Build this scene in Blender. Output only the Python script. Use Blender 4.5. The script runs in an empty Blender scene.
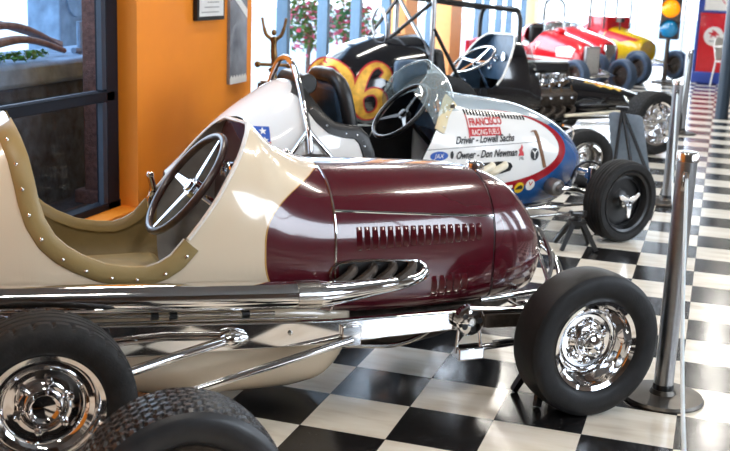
import bpy, bmesh, math, random
import numpy as np
from mathutils import Vector, Matrix
random.seed(7)
C = bpy.context.scene.collection
PI = math.pi
SC = bpy.context.scene

# ------------------------------------------------------------------ camera, world, lights, exposure
yaw, pitch, roll, FPX = -0.3064, 0.2289, 0.0396, 1086.6
_f = Vector((math.sin(yaw)*math.cos(pitch), math.cos(yaw)*math.cos(pitch), -math.sin(pitch)))
_r = Vector((math.cos(yaw), -math.sin(yaw), 0)); _u = _r.cross(_f)
_r2 = math.cos(roll)*_r + math.sin(roll)*_u; _u2 = -math.sin(roll)*_r + math.cos(roll)*_u
cd = bpy.data.cameras.new('camera'); cam = bpy.data.objects.new('camera', cd); C.objects.link(cam)
M4 = Matrix((( _r2.x, _u2.x, -_f.x, 1.2287), (_r2.y, _u2.y, -_f.y, -3.2367), (_r2.z, _u2.z, -_f.z, 1.5124), (0, 0, 0, 1)))
cam.matrix_world = M4
cd.sensor_width = 36.0; cd.lens = FPX/730*36.0; cd.clip_end = 200
cd.dof.use_dof = True; cd.dof.focus_distance = 3.9; cd.dof.aperture_fstop = 5.0
SC.camera = cam

w = bpy.data.worlds.new('sky'); SC.world = w; w.use_nodes = True
wn = w.node_tree.nodes; wl = w.node_tree.links
bg = wn['Background']; bg.inputs[1].default_value = 3.3
tc = wn.new('ShaderNodeTexCoord'); sx = wn.new('ShaderNodeSeparateXYZ'); rp = wn.new('ShaderNodeValToRGB')
wl.new(tc.outputs['Generated'], sx.inputs[0]); wl.new(sx.outputs['Z'], rp.inputs[0]); wl.new(rp.outputs[0], bg.inputs[0])
rp.color_ramp.elements[0].position = 0.0; rp.color_ramp.elements[0].color = (0.82, 0.91, 1.0, 1)
rp.color_ramp.elements[1].position = 0.7; rp.color_ramp.elements[1].color = (0.50, 0.72, 1.0, 1)

def area(name, loc, rot, sx_, sy_, power, col):
    l = bpy.data.lights.new(name, 'AREA'); l.shape = 'RECTANGLE'; l.size = sx_; l.size_y = sy_; l.energy = power; l.color = col
    o = bpy.data.objects.new(name, l); C.objects.link(o); o.location = loc; o.rotation_euler = rot
    return o
# daylight entering by the glazed end wall and the left shop windows; the right-hand lamp is added fill
area('daylight_end', (-.5, 19.5, 1.7), (-PI/2, 0, 0), 3.6, 2.8, 150, (0.93, 0.97, 1.0))
area('daylight_left', (-2.75, 10.5, 1.9), (0, -PI/2, 0), 3.0, 12.0, 560, (0.93, 0.97, 1.0))
area('fill_right', (5.6, 1.4, 1.95), (0, PI/2, 0), 2.0, 8.4, 330, (0.95, 0.97, 1.0))
SC.view_settings.view_transform = 'Standard'; SC.view_settings.look = 'None'
SC.view_settings.exposure = 0.32; SC.view_settings.gamma = 1.0
SC.view_settings.use_curve_mapping = False
try:
    SC.cycles.use_denoising = True; SC.cycles.caustics_reflective = False; SC.cycles.caustics_refractive = False
    SC.cycles.sample_clamp_indirect = 6.0; SC.cycles.max_bounces = 10; SC.cycles.transparent_max_bounces = 16
except Exception: pass

# ------------------------------------------------------------------ materials
def new_mat(name):
    m = bpy.data.materials.new(name); m.use_nodes = True
    nt = m.node_tree; return m, nt, nt.nodes['Principled BSDF']
def mat(name, col, rough=0.5, metal=0.0, coat=0.0, var=0.06, scale=18.0, bump=0.0, bscale=60.0, emit=0.0, spec=0.5):
    m, nt, p = new_mat(name)
    t = nt.nodes.new('ShaderNodeTexCoord'); n = nt.nodes.new('ShaderNodeTexNoise'); n.inputs['Scale'].default_value = scale; n.inputs['Detail'].default_value = 4
    nt.links.new(t.outputs['Object'], n.inputs['Vector'])
    r = nt.nodes.new('ShaderNodeValToRGB'); r.color_ramp.elements[0].position = .3; r.color_ramp.elements[1].position = .7
    r.color_ramp.elements[0].color = tuple(c*(1-var) for c in col)+(1,); r.color_ramp.elements[1].color = tuple(min(1, c*(1+var)) for c in col)+(1,)
    nt.links.new(n.outputs['Fac'], r.inputs[0]); nt.links.new(r.outputs[0], p.inputs['Base Color'])
    p.inputs['Roughness'].default_value = rough; p.inputs['Metallic'].default_value = metal
    p.inputs['Coat Weight'].default_value = coat; p.inputs['Coat Roughness'].default_value = .03
    p.inputs['Specular IOR Level'].default_value = spec
    if bump:
        n2 = nt.nodes.new('ShaderNodeTexNoise'); n2.inputs['Scale'].default_value = bscale; n2.inputs['Detail'].default_value = 6
        nt.links.new(t.outputs['Object'], n2.inputs['Vector'])
        b = nt.nodes.new('ShaderNodeBump'); b.inputs['Strength'].default_value = bump; b.inputs['Distance'].default_value = .01
        nt.links.new(n2.outputs['Fac'], b.inputs['Height']); nt.links.new(b.outputs[0], p.inputs['Normal'])
    if emit:
        p.inputs['Emission Color'].default_value = tuple(col)+(1,); p.inputs['Emission Strength'].default_value = emit
    return m
def mnode(nt, op, a, b=None, c=None):
    n = nt.nodes.new('ShaderNodeMath'); n.operation = op
    for k, v in enumerate((a, b, c)):
        if v is None: continue
        if isinstance(v, (int, float)): n.inputs[k].default_value = v
        else: nt.links.new(v, n.inputs[k])
    return n.outputs[0]
def mixc(nt, fac, a, b):
    n = nt.nodes.new('ShaderNodeMix'); n.data_type = 'RGBA'
    if isinstance(fac, (int, float)): n.inputs[0].default_value = fac
    else: nt.links.new(fac, n.inputs[0])
    for k, v in ((6, a), (7, b)):
        if isinstance(v, tuple): n.inputs[k].default_value = v+(1,) if len(v) == 3 else v
        else: nt.links.new(v, n.inputs[k])
    return n.outputs[2]
def objxyz(nt):
    t = nt.nodes.new('ShaderNodeTexCoord'); s = nt.nodes.new('ShaderNodeSeparateXYZ'); nt.links.new(t.outputs['Object'], s.inputs[0])
    return t, s.outputs[0], s.outputs[1], s.outputs[2]

def floor_mat():
    m, nt, p = new_mat('checker_tile'); t, x, y, z = objxyz(nt); S = 0.3048
    ax = mnode(nt, 'DIVIDE', x, S); ay = mnode(nt, 'DIVIDE', y, S)
    s = mnode(nt, 'ADD', mnode(nt, 'FLOOR', ax), mnode(nt, 'FLOOR', ay))
    odd = mnode(nt, 'MODULO', mnode(nt, 'ADD', s, 400), 2.0); odd = mnode(nt, 'GREATER_THAN', odd, .5)
    def ns(scale, det=5, vec=None):
        n = nt.nodes.new('ShaderNodeTexNoise'); n.inputs['Scale'].default_value = scale; n.inputs['Detail'].default_value = det
        nt.links.new(vec or t.outputs['Object'], n.inputs['Vector']); return n.outputs['Fac']
    mp = nt.nodes.new('ShaderNodeMapping'); mp.inputs['Scale'].default_value = (2.0, 9.0, 1); mp.inputs['Rotation'].default_value = (0, 0, .3)
    nt.links.new(t.outputs['Object'], mp.inputs[0])
    def ramp(f, e):
        r = nt.nodes.new('ShaderNodeValToRGB')
        while len(r.color_ramp.elements) < len(e): r.color_ramp.elements.new(.5)
        for el, (q, c) in zip(r.color_ramp.elements, e): el.position = q; el.color = c+(1,)
        nt.links.new(f, r.inputs[0]); return r.outputs[0]
    white = ramp(ns(1.6, 6, mp.outputs[0]), [(.30, (.66, .58, .47)), (.5, (.80, .74, .63)), (.7, (.86, .81, .72))])
    black = ramp(ns(70, 8), [(.42, (.006, .006, .007)), (.6, (.018, .017, .017)), (.75, (.075, .07, .066))])
    col = mixc(nt, odd, white, black)
    ed = None
    for a in (ax, ay):
        fr = mnode(nt, 'FRACT', a); d = mnode(nt, 'MINIMUM', fr, mnode(nt, 'SUBTRACT', 1.0, fr))
        ed = d if ed is None else mnode(nt, 'MINIMUM', ed, d)
    seam = mnode(nt, 'LESS_THAN', ed, .004)
    col = mixc(nt, mnode(nt, 'MULTIPLY', seam, .75), col, (.05, .045, .04))
    nt.links.new(col, p.inputs['Base Color'])
    rr = mnode(nt, 'MULTIPLY_ADD', ns(4.0, 4), .16, .10)
    nt.links.new(rr, p.inputs['Roughness'])
    b = nt.nodes.new('ShaderNodeBump'); b.inputs['Strength'].default_value = .06; b.inputs['Distance'].default_value = .01
    nt.links.new(ns(9, 3), b.inputs['Height']); nt.links.new(b.outputs[0], p.inputs['Normal'])
    return m

def car_one_mat(name):
    """cream with a maroon bonnet whose scalloped rear edge bows back"""
    m, nt, p = new_mat(name); t, x, y, z = objxyz(nt)
    dz = mnode(nt, 'ABSOLUTE', mnode(nt, 'SUBTRACT', z, .60))
    k = mnode(nt, 'MULTIPLY', mnode(nt, 'POWER', dz, 3.0), 16.0)
    d = mnode(nt, 'SUBTRACT', mnode(nt, 'ADD', x, 1.125), k)
    n = nt.nodes.new('ShaderNodeTexNoise'); n.inputs['Scale'].default_value = 3; nt.links.new(t.outputs['Object'], n.inputs['Vector'])
    cream = mixc(nt, n.outputs['Fac'], (.78, .64, .47), (.84, .72, .55))
    red = mixc(nt, n.outputs['Fac'], (.072, .003, .009), (.092, .004, .012))
    col = mixc(nt, mnode(nt, 'GREATER_THAN', d, -.006), cream, (.55, .30, .08))
    col = mixc(nt, mnode(nt, 'GREATER_THAN', d, 0), col, red)
    nt.links.new(col, p.inputs['Base Color']); p.inputs['Roughness'].default_value = .22
    p.inputs['Coat Weight'].default_value = 1.0; p.inputs['Coat Roughness'].default_value = .02
    return m

def car_two_mat():
    m, nt, p = new_mat('white_red_blue_paint'); t, x, y, z = objxyz(nt)
    X = mnode(nt, 'MAXIMUM', mnode(nt, 'ADD', x, .85), 0.0); Z = mnode(nt, 'SUBTRACT', z, .53)
    up = mnode(nt, 'GREATER_THAN', Z, 0.0)
    def ell(a, ht, hb):
        h = mnode(nt, 'MULTIPLY_ADD', up, ht-hb, hb)
        q = mnode(nt, 'DIVIDE', Z, h); r = mnode(nt, 'DIVIDE', X, a)
        return mnode(nt, 'LESS_THAN', mnode(nt, 'ADD', mnode(nt, 'MULTIPLY', q, q), mnode(nt, 'MULTIPLY', r, r)), 1.0)
    rear = mnode(nt, 'LESS_THAN', x, -1.05); rearw = mnode(nt, 'MULTIPLY', rear, mnode(nt, 'GREATER_THAN', z, .33))
    white = mnode(nt, 'MAXIMUM', ell(.635, .235, .20), rearw)
    rearr = mnode(nt, 'MULTIPLY', rear, mnode(nt, 'GREATER_THAN', z, .28))
    red = mnode(nt, 'MAXIMUM', ell(.70, .235, .255), rearr)
    n = nt.nodes.new('ShaderNodeTexNoise'); n.inputs['Scale'].default_value = 4; nt.links.new(t.outputs['Object'], n.inputs['Vector'])
    top = mnode(nt, 'MULTIPLY', mnode(nt, 'GREATER_THAN', z, .66), mnode(nt, 'LESS_THAN', x, -.16))
    blue = mixc(nt, n.outputs['Fac'], (.012, .075, .24), (.02, .11, .32))
    grey = mixc(nt, n.outputs['Fac'], (.30, .38, .44), (.40, .48, .54))
    col = mixc(nt, top, blue, grey)
    col = mixc(nt, red, col, (.34, .010, .018))
    col = mixc(nt, white, col, mixc(nt, n.outputs['Fac'], (.80, .80, .79), (.85, .85, .85)))
    nt.links.new(col, p.inputs['Base Color']); p.inputs['Roughness'].default_value = .2
    p.inputs['Coat Weight'].default_value = .8; p.inputs['Coat Roughness'].default_value = .03
    return m

def glass_mat(name, tint=(1, 1, 1), rough=0.0, refl=1.0, haze=0.0):
    m = bpy.data.materials.new(name); m.use_nodes = True; nt = m.node_tree
    for n in list(nt.nodes): nt.nodes.remove(n)
    o = nt.nodes.new('ShaderNodeOutputMaterial'); mx = nt.nodes.new('ShaderNodeMixShader')
    tr = nt.nodes.new('ShaderNodeBsdfTransparent'); gl = nt.nodes.new('ShaderNodeBsdfGlossy'); lw = nt.nodes.new('ShaderNodeLayerWeight'); lw.inputs['Blend'].default_value = .5
    tc_ = nt.nodes.new('ShaderNodeTexCoord'); ns_ = nt.nodes.new('ShaderNodeTexNoise'); ns_.inputs['Scale'].default_value = 6
    nt.links.new(tc_.outputs['Object'], ns_.inputs['Vector'])
    tr.inputs[0].default_value = tint+(1,); gl.inputs['Roughness'].default_value = rough; 
    sch = mnode(nt, 'MULTIPLY_ADD', mnode(nt, 'POWER', lw.outputs['Facing'], 5.0), .95, .045)
    f = mnode(nt, 'MULTIPLY', sch, mnode(nt, 'MULTIPLY_ADD', ns_.outputs['Fac'], .2*refl, .9*refl))
    nt.links.new(f, mx.inputs[0]); nt.links.new(tr.outputs[0], mx.inputs[1]); nt.links.new(gl.outputs[0], mx.inputs[2]); nt.links.new(mx.outputs[0], o.inputs[0])
    if haze:
        df = nt.nodes.new('ShaderNodeBsdfDiffuse'); df.inputs[0].default_value = (.62, .72, .74, 1); m2 = nt.nodes.new('ShaderNodeMixShader'); m2.inputs[0].default_value = haze
        nt.links.new(mx.outputs[0], m2.inputs[1]); nt.links.new(df.outputs[0], m2.inputs[2]); nt.links.new(m2.outputs[0], o.inputs[0])
    return m

M = {}
M['floor'] = floor_mat()
M['orange'] = mat('orange_wall_paint', (.78, .235, .012), .55, var=.04, scale=3)
M['dark_wall'] = mat('deep_brown_wall_paint', (.10, .075, .06), .6, var=.1, scale=2)
M['cream_wall'] = mat('cream_wall_paint', (.72, .66, .55), .7, var=.04, scale=2)
M['ceiling'] = mat('dark_ceiling_paint', (.13, .125, .12), .8, var=.03)
M['dark_frame'] = mat('dark_blue_black_aluminium', (.004, .006, .012), .55, .0, spec=.2, var=.1)
M['frame_edge'] = mat('blue_grey_aluminium', (.016, .028, .05), .5, .0, var=.1)
M['mullion'] = mat('blue_painted_mullion', (.085, .155, .235), .5, var=.06)
M['glass'] = glass_mat('window_glass', (.90, .95, 1.0), 0.0, .45)
M['shield'] = glass_mat('clear_plastic_shield', (.86, .92, .92), .05, 2.0, .22)
M['concrete'] = mat('weathered_blue_concrete', (.04, .07, .12), .9, var=.5, scale=14, bump=.5, bscale=30)
M['stone'] = mat('grey_stone', (.15, .25, .38), .9, var=.3, scale=9, bump=.5, bscale=25)
M['brown_stucco'] = mat('rough_brown_stucco', (.10, .055, .05), .95, var=.35, scale=40, bump=1.0, bscale=90)
M['soil'] = mat('dark_soil', (.02, .022, .028), .95, var=.5, scale=20, bump=.6)
M['wood'] = mat('pale_dry_branch', (.16, .115, .10), .85, var=.3, scale=25, bump=.4)
M['leaf'] = mat('green_leaf', (.05, .16, .02), .6, var=.4, scale=30)
M['blossom'] = mat('pink_blossom', (.62, .07, .16), .6, var=.3, scale=30)
M['pave'] = mat('pale_paving', (.62, .60, .57), .9, var=.08, scale=2)
M['cream_red'] = car_one_mat('cream_and_maroon_paint')
M['cream'] = mat('cream_paint', (.80, .66, .49), .25, coat=.9, var=.04, scale=3)
M['maroon'] = mat('maroon_paint', (.082, .0035, .0105), .2, coat=1.0, var=.1, scale=3)
M['chrome'] = mat('polished_chrome', (.86, .86, .87), .05, 1.0, var=.02)
M['chrome_dull'] = mat('worn_chrome', (.62, .60, .57), .2, 1.0, var=.12)
M['steel'] = mat('brushed_steel', (.36, .36, .37), .30, 1.0, var=.06, scale=40)
M['steel_dark'] = mat('grey_cast_metal', (.22, .21, .20), .35, .8, var=.2)
M['gunmetal'] = mat('oily_engine_metal', (.075, .06, .05), .42, .7, var=.4, scale=22, bump=.3)
M['black_metal'] = mat('black_painted_metal', (.012, .012, .013), .32, .2, var=.2)
M['rubber'] = mat('black_rubber', (.010, .010, .011), .50, spec=.3, var=.25, scale=30, bump=.08, bscale=150)
M['rubber_matte'] = mat('dusty_rubber', (.016, .0155, .0155), .62, spec=.25, var=.3, scale=30, bump=.15, bscale=120)
M['rubber_tread'] = mat('glossy_tread_rubber', (.022, .023, .026), .36, var=.25, scale=30, bump=.06, bscale=140)
M['olive'] = mat('olive_vinyl', (.34, .245, .10), .42, var=.12, scale=8, bump=.25, bscale=14)
M['olive_dark'] = mat('olive_lining', (.26, .19, .08), .5, var=.2, scale=6, bump=.35, bscale=10)
M['lining'] = mat('grey_cockpit_lining', (.27, .28, .29), .5, var=.15)
M['bakelite'] = mat('worn_brown_rim', (.06, .035, .03), .3, coat=.4, var=.3, scale=40)
M['black_vinyl'] = mat('black_vinyl', (.014, .014, .015), .36, var=.2, bump=.2, bscale=25)
M['blue_vinyl'] = mat('blue_black_vinyl', (.045, .085, .14), .3, var=.2, bump=.2, bscale=20)
M['pale_vinyl'] = mat('pale_yellow_vinyl', (.68, .58, .36), .45, var=.08)
M['wrb'] = car_two_mat()
M['white'] = mat('white_paint', (.80, .78, .74), .3, coat=.5, var=.03)
M['black_paint'] = mat('black_gloss_paint', (.006, .006, .008), .12, coat=1.0, var=.2)
M['black_ink'] = mat('black_lettering', (.01, .01, .012), .4)
M['red_ink'] = mat('red_lettering', (.50, .012, .02), .4)
M['white_ink'] = mat('white_lettering', (.85, .84, .80), .4)
M['gold'] = mat('gold_leaf_number', (.72, .40, .05), .35, .25, var=.35, scale=14)
M['yellow_ink'] = mat('yellow_decal', (.85, .52, .01), .4)
M['blue_ink'] = mat('blue_decal', (.02, .09, .42), .4)
M['red_paint'] = mat('bright_red_paint', (.62, .012, .02), .2, coat=.9, var=.05)
M['yellow_paint'] = mat('yellow_paint', (.80, .50, .01), .25, coat=.7, var=.1)
M['blue_rubber'] = mat('faded_blue_black_rubber', (.03, .055, .10), .5, var=.2)
M['ivory'] = mat('ivory_ceramic_pipe', (.74, .68, .54), .35, var=.1)
M['brass'] = mat('aged_bronze', (.17, .095, .035), .34, .9, var=.3)
M['blue_paint'] = mat('blue_pump_paint', (.03, .07, .36), .3, coat=.4)
M['amber'] = mat('amber_lens', (1.0, .30, .005), .15, emit=.7)
M['blue_lens'] = mat('blue_green_lens', (.008, .20, .42), .1, coat=1, emit=.12)
M['rope'] = mat('pale_cord', (.62, .70, .74), .5)
M['paper'] = mat('printed_paper', (.70, .70, .70), .6)
M['photo'] = mat('grey_photograph', (.22, .23, .26), .25, coat=.6, var=.6, scale=3.2)
M['sheet'] = mat('blue_grey_sheet_metal', (.30, .37, .45), .42, .55, var=.12)
M['column'] = mat('dark_slate_column_paint', (.015, .03, .05), .4, var=.1)
M['tube'] = mat('lit_fluorescent_tube', (1.0, .95, .86), .4, emit=14.0)
M['crimson'] = mat('crimson_panel', (.55, .01, .06), .4)
M['peach'] = mat('terracotta_post_paint', (.72, .30, .10), .6)
M['yellow_wall'] = mat('pale_yellow_wall', (.80, .68, .36), .7)

# ------------------------------------------------------------------ mesh helpers
class MB:
    def __init__(s): s.v = []; s.f = []; s.m = []
    def add(s, vs, fs, mi=0):
        b = len(s.v); s.v += [tuple(p) for p in vs]; s.f += [tuple(b+i for i in q) for q in fs]; s.m += [mi]*len(fs); return s
    def box(s, c, d, R=None, mi=0):
        vs = []
        for k in range(8):
            p = Vector(((k & 1)-.5, ((k >> 1) & 1)-.5, ((k >> 2) & 1)-.5)); p = Vector((p.x*d[0], p.y*d[1], p.z*d[2]))
            if R is not None: p = R @ p
            vs.append(p+Vector(c))
        return s.add(vs, [(0, 2, 3, 1), (4, 5, 7, 6), (0, 1, 5, 4), (2, 6, 7, 3), (0, 4, 6, 2), (1, 3, 7, 5)], mi)
    def tube(s, pts, r, seg=12, closed=False, mi=0, flat=1.0):
        P = [Vector(p) for p in pts]; n = len(P); rs = r if isinstance(r, (list, tuple)) else [r]*n
        up = None; rings = []
        for i in range(n):
            a = P[i-1] if (i > 0 or closed) else P[i]; b = P[(i+1) % n] if (i < n-1 or closed) else P[i]
            t = (b-a).normalized()
            if up is None:
                up = Vector((0, 0, 1)) if abs(t.z) < .9 else Vector((1, 0, 0))
            x = t.cross(up).normalized(); up = x.cross(t).normalized()
            rings.append([P[i]+(x*math.cos(2*PI*k/seg)*flat+up*math.sin(2*PI*k/seg))*rs[i] for k in range(seg)])
        vs = [p for q in rings for p in q]; fs = []
        m = n if closed else n-1
        for i in range(m):
            for k in range(seg):
                j = (i+1) % n; fs.append((i*seg+k, i*seg+(k+1) % seg, j*seg+(k+1) % seg, j*seg+k))
        if not closed:
            fs.append(tuple(range(seg-1, -1, -1))); fs.append(tuple((n-1)*seg+k for k in range(seg)))
        return s.add(vs, fs, mi)
    def lathe(s, prof, c=(0, 0, 0), axis=(0, 0, 1), seg=32, mi=0, caps=True):
        ax = Vector(axis).normalized(); a = Vector((1, 0, 0)) if abs(ax.x) < .9 else Vector((0, 0, 1))
        x = ax.cross(a).normalized(); y = ax.cross(x); c = Vector(c)
        vs = [c+ax*h+(x*math.cos(2*PI*k/seg)+y*math.sin(2*PI*k/seg))*r for r, h in prof for k in range(seg)]
        fs = []
        for i in range(len(prof)-1):
            for k in range(seg): fs.append((i*seg+k, i*seg+(k+1) % seg, (i+1)*seg+(k+1) % seg, (i+1)*seg+k))
        if caps:
            if prof[0][0] > 1e-5: fs.append(tuple(range(seg-1, -1, -1)))
            if prof[-1][0] > 1e-5: fs.append(tuple((len(prof)-1)*seg+k for k in range(seg)))
        return s.add(vs, fs, mi)
    def ball(s, c, r, seg=16, mi=0):
        r3 = r if isinstance(r, (tuple, list)) else (r, r, r); n = seg//2; vs = []; fs = []
        for i in range(n+1):
            th = PI*i/n
            for k in range(seg):
                ph = 2*PI*k/seg; vs.append((c[0]+r3[0]*math.sin(th)*math.cos(ph), c[1]+r3[1]*math.sin(th)*math.sin(ph), c[2]+r3[2]*math.cos(th)))
        for i in range(n):
            for k in range(seg): fs.append((i*seg+k, (i+1)*seg+k, (i+1)*seg+(k+1) % seg, i*seg+(k+1) % seg))
        return s.add(vs, fs, mi)
    def loft(s, rings, closed=True, caps=True, mi=0):
        n = len(rings[0]); vs = [p for q in rings for p in q]; fs = []
        for i in range(len(rings)-1):
            for k in range(n if closed else n-1): fs.append((i*n+k, i*n+(k+1) % n, (i+1)*n+(k+1) % n, (i+1)*n+k))
        if caps and closed: fs.append(tuple(range(n-1, -1, -1))); fs.append(tuple((len(rings)-1)*n+k for k in range(n)))
        return s.add(vs, fs, mi)
    def prism(s, poly, fn, d0, d1, mi=0):
        """poly 2-D outline; fn(u, v, d) -> point; extruded from d0 to d1"""
        n = len(poly); vs = [fn(u, v, d0) for u, v in poly]+[fn(u, v, d1) for u, v in poly]
        fs = [tuple(range(n-1, -1, -1)), tuple(n+k for k in range(n))]+[(k, (k+1) % n, n+(k+1) % n, n+k) for k in range(n)]
        return s.add(vs, fs, mi)
    def build(s, name, mats, parent=None, smooth=35, bevel=0, loc=None, rot=None, weld=True, solid=0):
        me = bpy.data.meshes.new(name); me.from_pydata([tuple(p) for p in s.v], [], s.f)
        mats = mats if isinstance(mats, (list, tuple)) else [mats]
        for m in mats: me.materials.append(m)
        for p, i in zip(me.polygons, s.m): p.material_index = i
        bm = bmesh.new(); bm.from_mesh(me)
        if weld: bmesh.ops.remove_doubles(bm, verts=bm.verts, dist=1e-5)
        bmesh.ops.recalc_face_normals(bm, faces=bm.faces)
        if smooth:
            lim = math.radians(smooth)
            for f_ in bm.faces: f_.smooth = True
            for e in bm.edges:
                if len(e.link_faces) == 2 and e.calc_face_angle(0) > lim: e.smooth = False
        bm.to_mesh(me); bm.free()
        o = bpy.data.objects.new(name, me); C.objects.link(o)
        if parent is not None: o.parent = parent
        if loc is not None: o.location = loc
        if rot is not None: o.rotation_euler = rot
        if bevel:
            b = o.modifiers.new('edge', 'BEVEL'); b.width = bevel; b.segments = 2; b.limit_method = 'ANGLE'; b.angle_limit = .6
        if solid:
            b = o.modifiers.new('thick', 'SOLIDIFY'); b.thickness = solid; b.offset = -1
        return o
def thing(name, label, cat, loc=(0, 0, 0), rz=0, group=None):
    o = bpy.data.objects.new(name, None); C.objects.link(o); o.empty_display_size = .1
    o.location = loc; o.rotation_euler = (0, 0, rz); o['label'] = label; o['category'] = cat
    if group: o['group'] = group
    return o
def tag(o, label, cat, group=None, kind=None):
    o['label'] = label; o['category'] = cat
    if group: o['group'] = group
    if kind: o['kind'] = kind
    return o
def struct(o): o['kind'] = 'structure'; return o
def spline(pts, n=8, closed=False):
    P = [Vector(p) for p in pts]; N = len(P); out = []
    for i in range(N if closed else N-1):
        if closed: a, b, c, d = P[i-1], P[i], P[(i+1) % N], P[(i+2) % N]
        else: a, b, c, d = P[max(i-1, 0)], P[i], P[i+1], P[min(i+2, N-1)]
        for k in range(n):
            t = k/n; out.append(.5*((2*b)+(c-a)*t+(2*a-5*b+4*c-d)*t*t+(3*b-a-3*c+d)*t**3))
    if not closed: out.append(P[-1])
    return out
def pchip(xs, ys, x):
    xs = np.asarray(xs, float); ys = np.asarray(ys, float); h = np.diff(xs); d = np.diff(ys)/h; n = len(xs); m = np.zeros(n)
    m[0] = d[0]; m[-1] = d[-1]
    for i in range(1, n-1):
        if d[i-1]*d[i] > 0:
            w1 = 2*h[i]+h[i-1]; w2 = h[i]+2*h[i-1]; m[i] = (w1+w2)/(w1/d[i-1]+w2/d[i])
    i = int(np.clip(np.searchsorted(xs, x)-1, 0, n-2)); t = (x-xs[i])/h[i]; t = min(max(t, 0), 1)
    return float((1+2*t)*(1-t)**2*ys[i]+t*(1-t)**2*h[i]*m[i]+t*t*(3-2*t)*ys[i+1]+t*t*(t-1)*h[i]*m[i+1])

class Body:
    """car shell in the car's own axes: x forward, y left, z up.  stations: x, z bottom, z top, z widest, half width, top power, bottom power"""
    def __init__(s, st, rim=None):
        s.st = np.array(st, float); s.rim = np.array(rim, float) if rim is not None else None
    def sec(s, x): return [pchip(s.st[:, 0], s.st[:, k], x) for k in range(1, 7)]
    def y(s, x, z):
        zb, zt, zm, w_, nt, nb = s.sec(x)
        q, n = ((z-zm)/(zt-zm), nt) if z > zm else ((zm-z)/(zm-zb), nb)
        return w_*max(0.0, 1-min(max(q, 0), 1)**n)**(1/n)
    def zrim(s, x):
        if s.rim is None or x < s.rim[0, 0] or x > s.rim[-1, 0]: return None
        return float(np.interp(x, s.rim[:, 0], s.rim[:, 1]))
    def ring(s, x, n=22, inset=0.0):
        zb, zt, zm, w_, nt, nb = s.sec(x); zb += inset; zt -= inset*.3; w_ = max(w_-inset, .004); zr = s.zrim(x)
        fm = PI/2
        if zr is not None and zr < zt:
            if zr >= zm: fm = math.asin(min(1, ((zr-zm)/(zt-zm)))**(nt/2))
            else: fm = -math.asin(((zm-zr)/(zm-zb))**(nb/2))
        half = []
        for k in range(n+1):
            f_ = -PI/2+(fm+PI/2)*k/n; c_ = max(0, math.cos(f_)); sn = math.sin(f_)
            if f_ >= 0: half.append((w_*c_**(2/nt), zm+(zt-zm)*abs(sn)**(2/nt)))
            else: half.append((w_*c_**(2/nb), zm-(zm-zb)*abs(sn)**(2/nb)))
        return [(x, -a, b) for a, b in reversed(half)]+[(x, a, b) for a, b in half[1:]]
    def xs(s, x0, x1, step=.02):
        X = list(np.linspace(x0, x1, max(2, int(round((x1-x0)/step))+1)))
        if s.rim is not None:
            for a, b in zip(s.rim[:-1], s.rim[1:]):
                for t in np.linspace(0, 1, max(2, int(abs(b[1]-a[1])/.015)+2)):
                    q = a[0]+(b[0]-a[0])*t
                    if x0 < q < x1: X.append(q)
        X = sorted(X); out = [X[0]]
        for q in X[1:]:
            if q-out[-1] > .0015: out.append(q)
        out[-1] = X[-1]
        return out
    def mesh(s, mb, x0, x1, inset=0.0, cap0=False, cap1=False, step=.02, mi=0):
        R_ = [s.ring(x, inset=inset) for x in s.xs(x0, x1, step)]
        mb.loft(R_, closed=False, mi=mi)
        for flag, q in ((cap0, R_[0]), (cap1, R_[-1])):
            if flag: mb.add(q, [tuple(range(len(q)))], mi)
        return mb
    def rim_pt(s, x, side, d=0.0, off=0.0):
        """point on the opening's edge moved d away from the opening along the skin and off outwards"""
        e = .004; z = s.zrim(x); za = s.zrim(max(x-e, s.rim[0, 0])); zb_ = s.zrim(min(x+e, s.rim[-1, 0]))
        t = Vector((min(x+e, s.rim[-1, 0])-max(x-e, s.rim[0, 0]), zb_-za)).normalized(); n = Vector((t.y, -t.x))
        X = x+n.x*d; Z = z+n.y*d
        return Vector((X, side*(s.y(X, Z)+off), Z))
def map_side(mb2, body, parent, name, m, off=.0025, side=-1, strip=.02):
    """lay a flat outline (x, z) on the body's flank"""
    bm = bmesh.new(); vs = [bm.verts.new((p[0], 0, p[1])) for p in mb2.v]
    for q in mb2.f:
        try: bm.faces.new([vs[i] for i in q])
        except ValueError: pass
    bm.normal_update()
    if strip:
        X = [p[0] for p in mb2.v]; Z = [p[1] for p in mb2.v]
        for a in np.arange(min(X)+strip, max(X), strip): bmesh.ops.bisect_plane(bm, geom=bm.verts[:]+bm.edges[:]+bm.faces[:], plane_co=(a, 0, 0), plane_no=(1, 0, 0))
        for a in np.arange(min(Z)+strip, max(Z), strip): bmesh.ops.bisect_plane(bm, geom=bm.verts[:]+bm.edges[:]+bm.faces[:], plane_co=(0, 0, a), plane_no=(0, 0, 1))
    for v in bm.verts: v.co.y = side*(body.y(v.co.x, v.co.z)+off)
    bmesh.ops.triangulate(bm, faces=bm.faces)
    me = bpy.data.meshes.new(name); bm.to_mesh(me); bm.free(); me.materials.append(m)
    o = bpy.data.objects.new(name, me); C.objects.link(o); o.parent = parent
    return o
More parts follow.
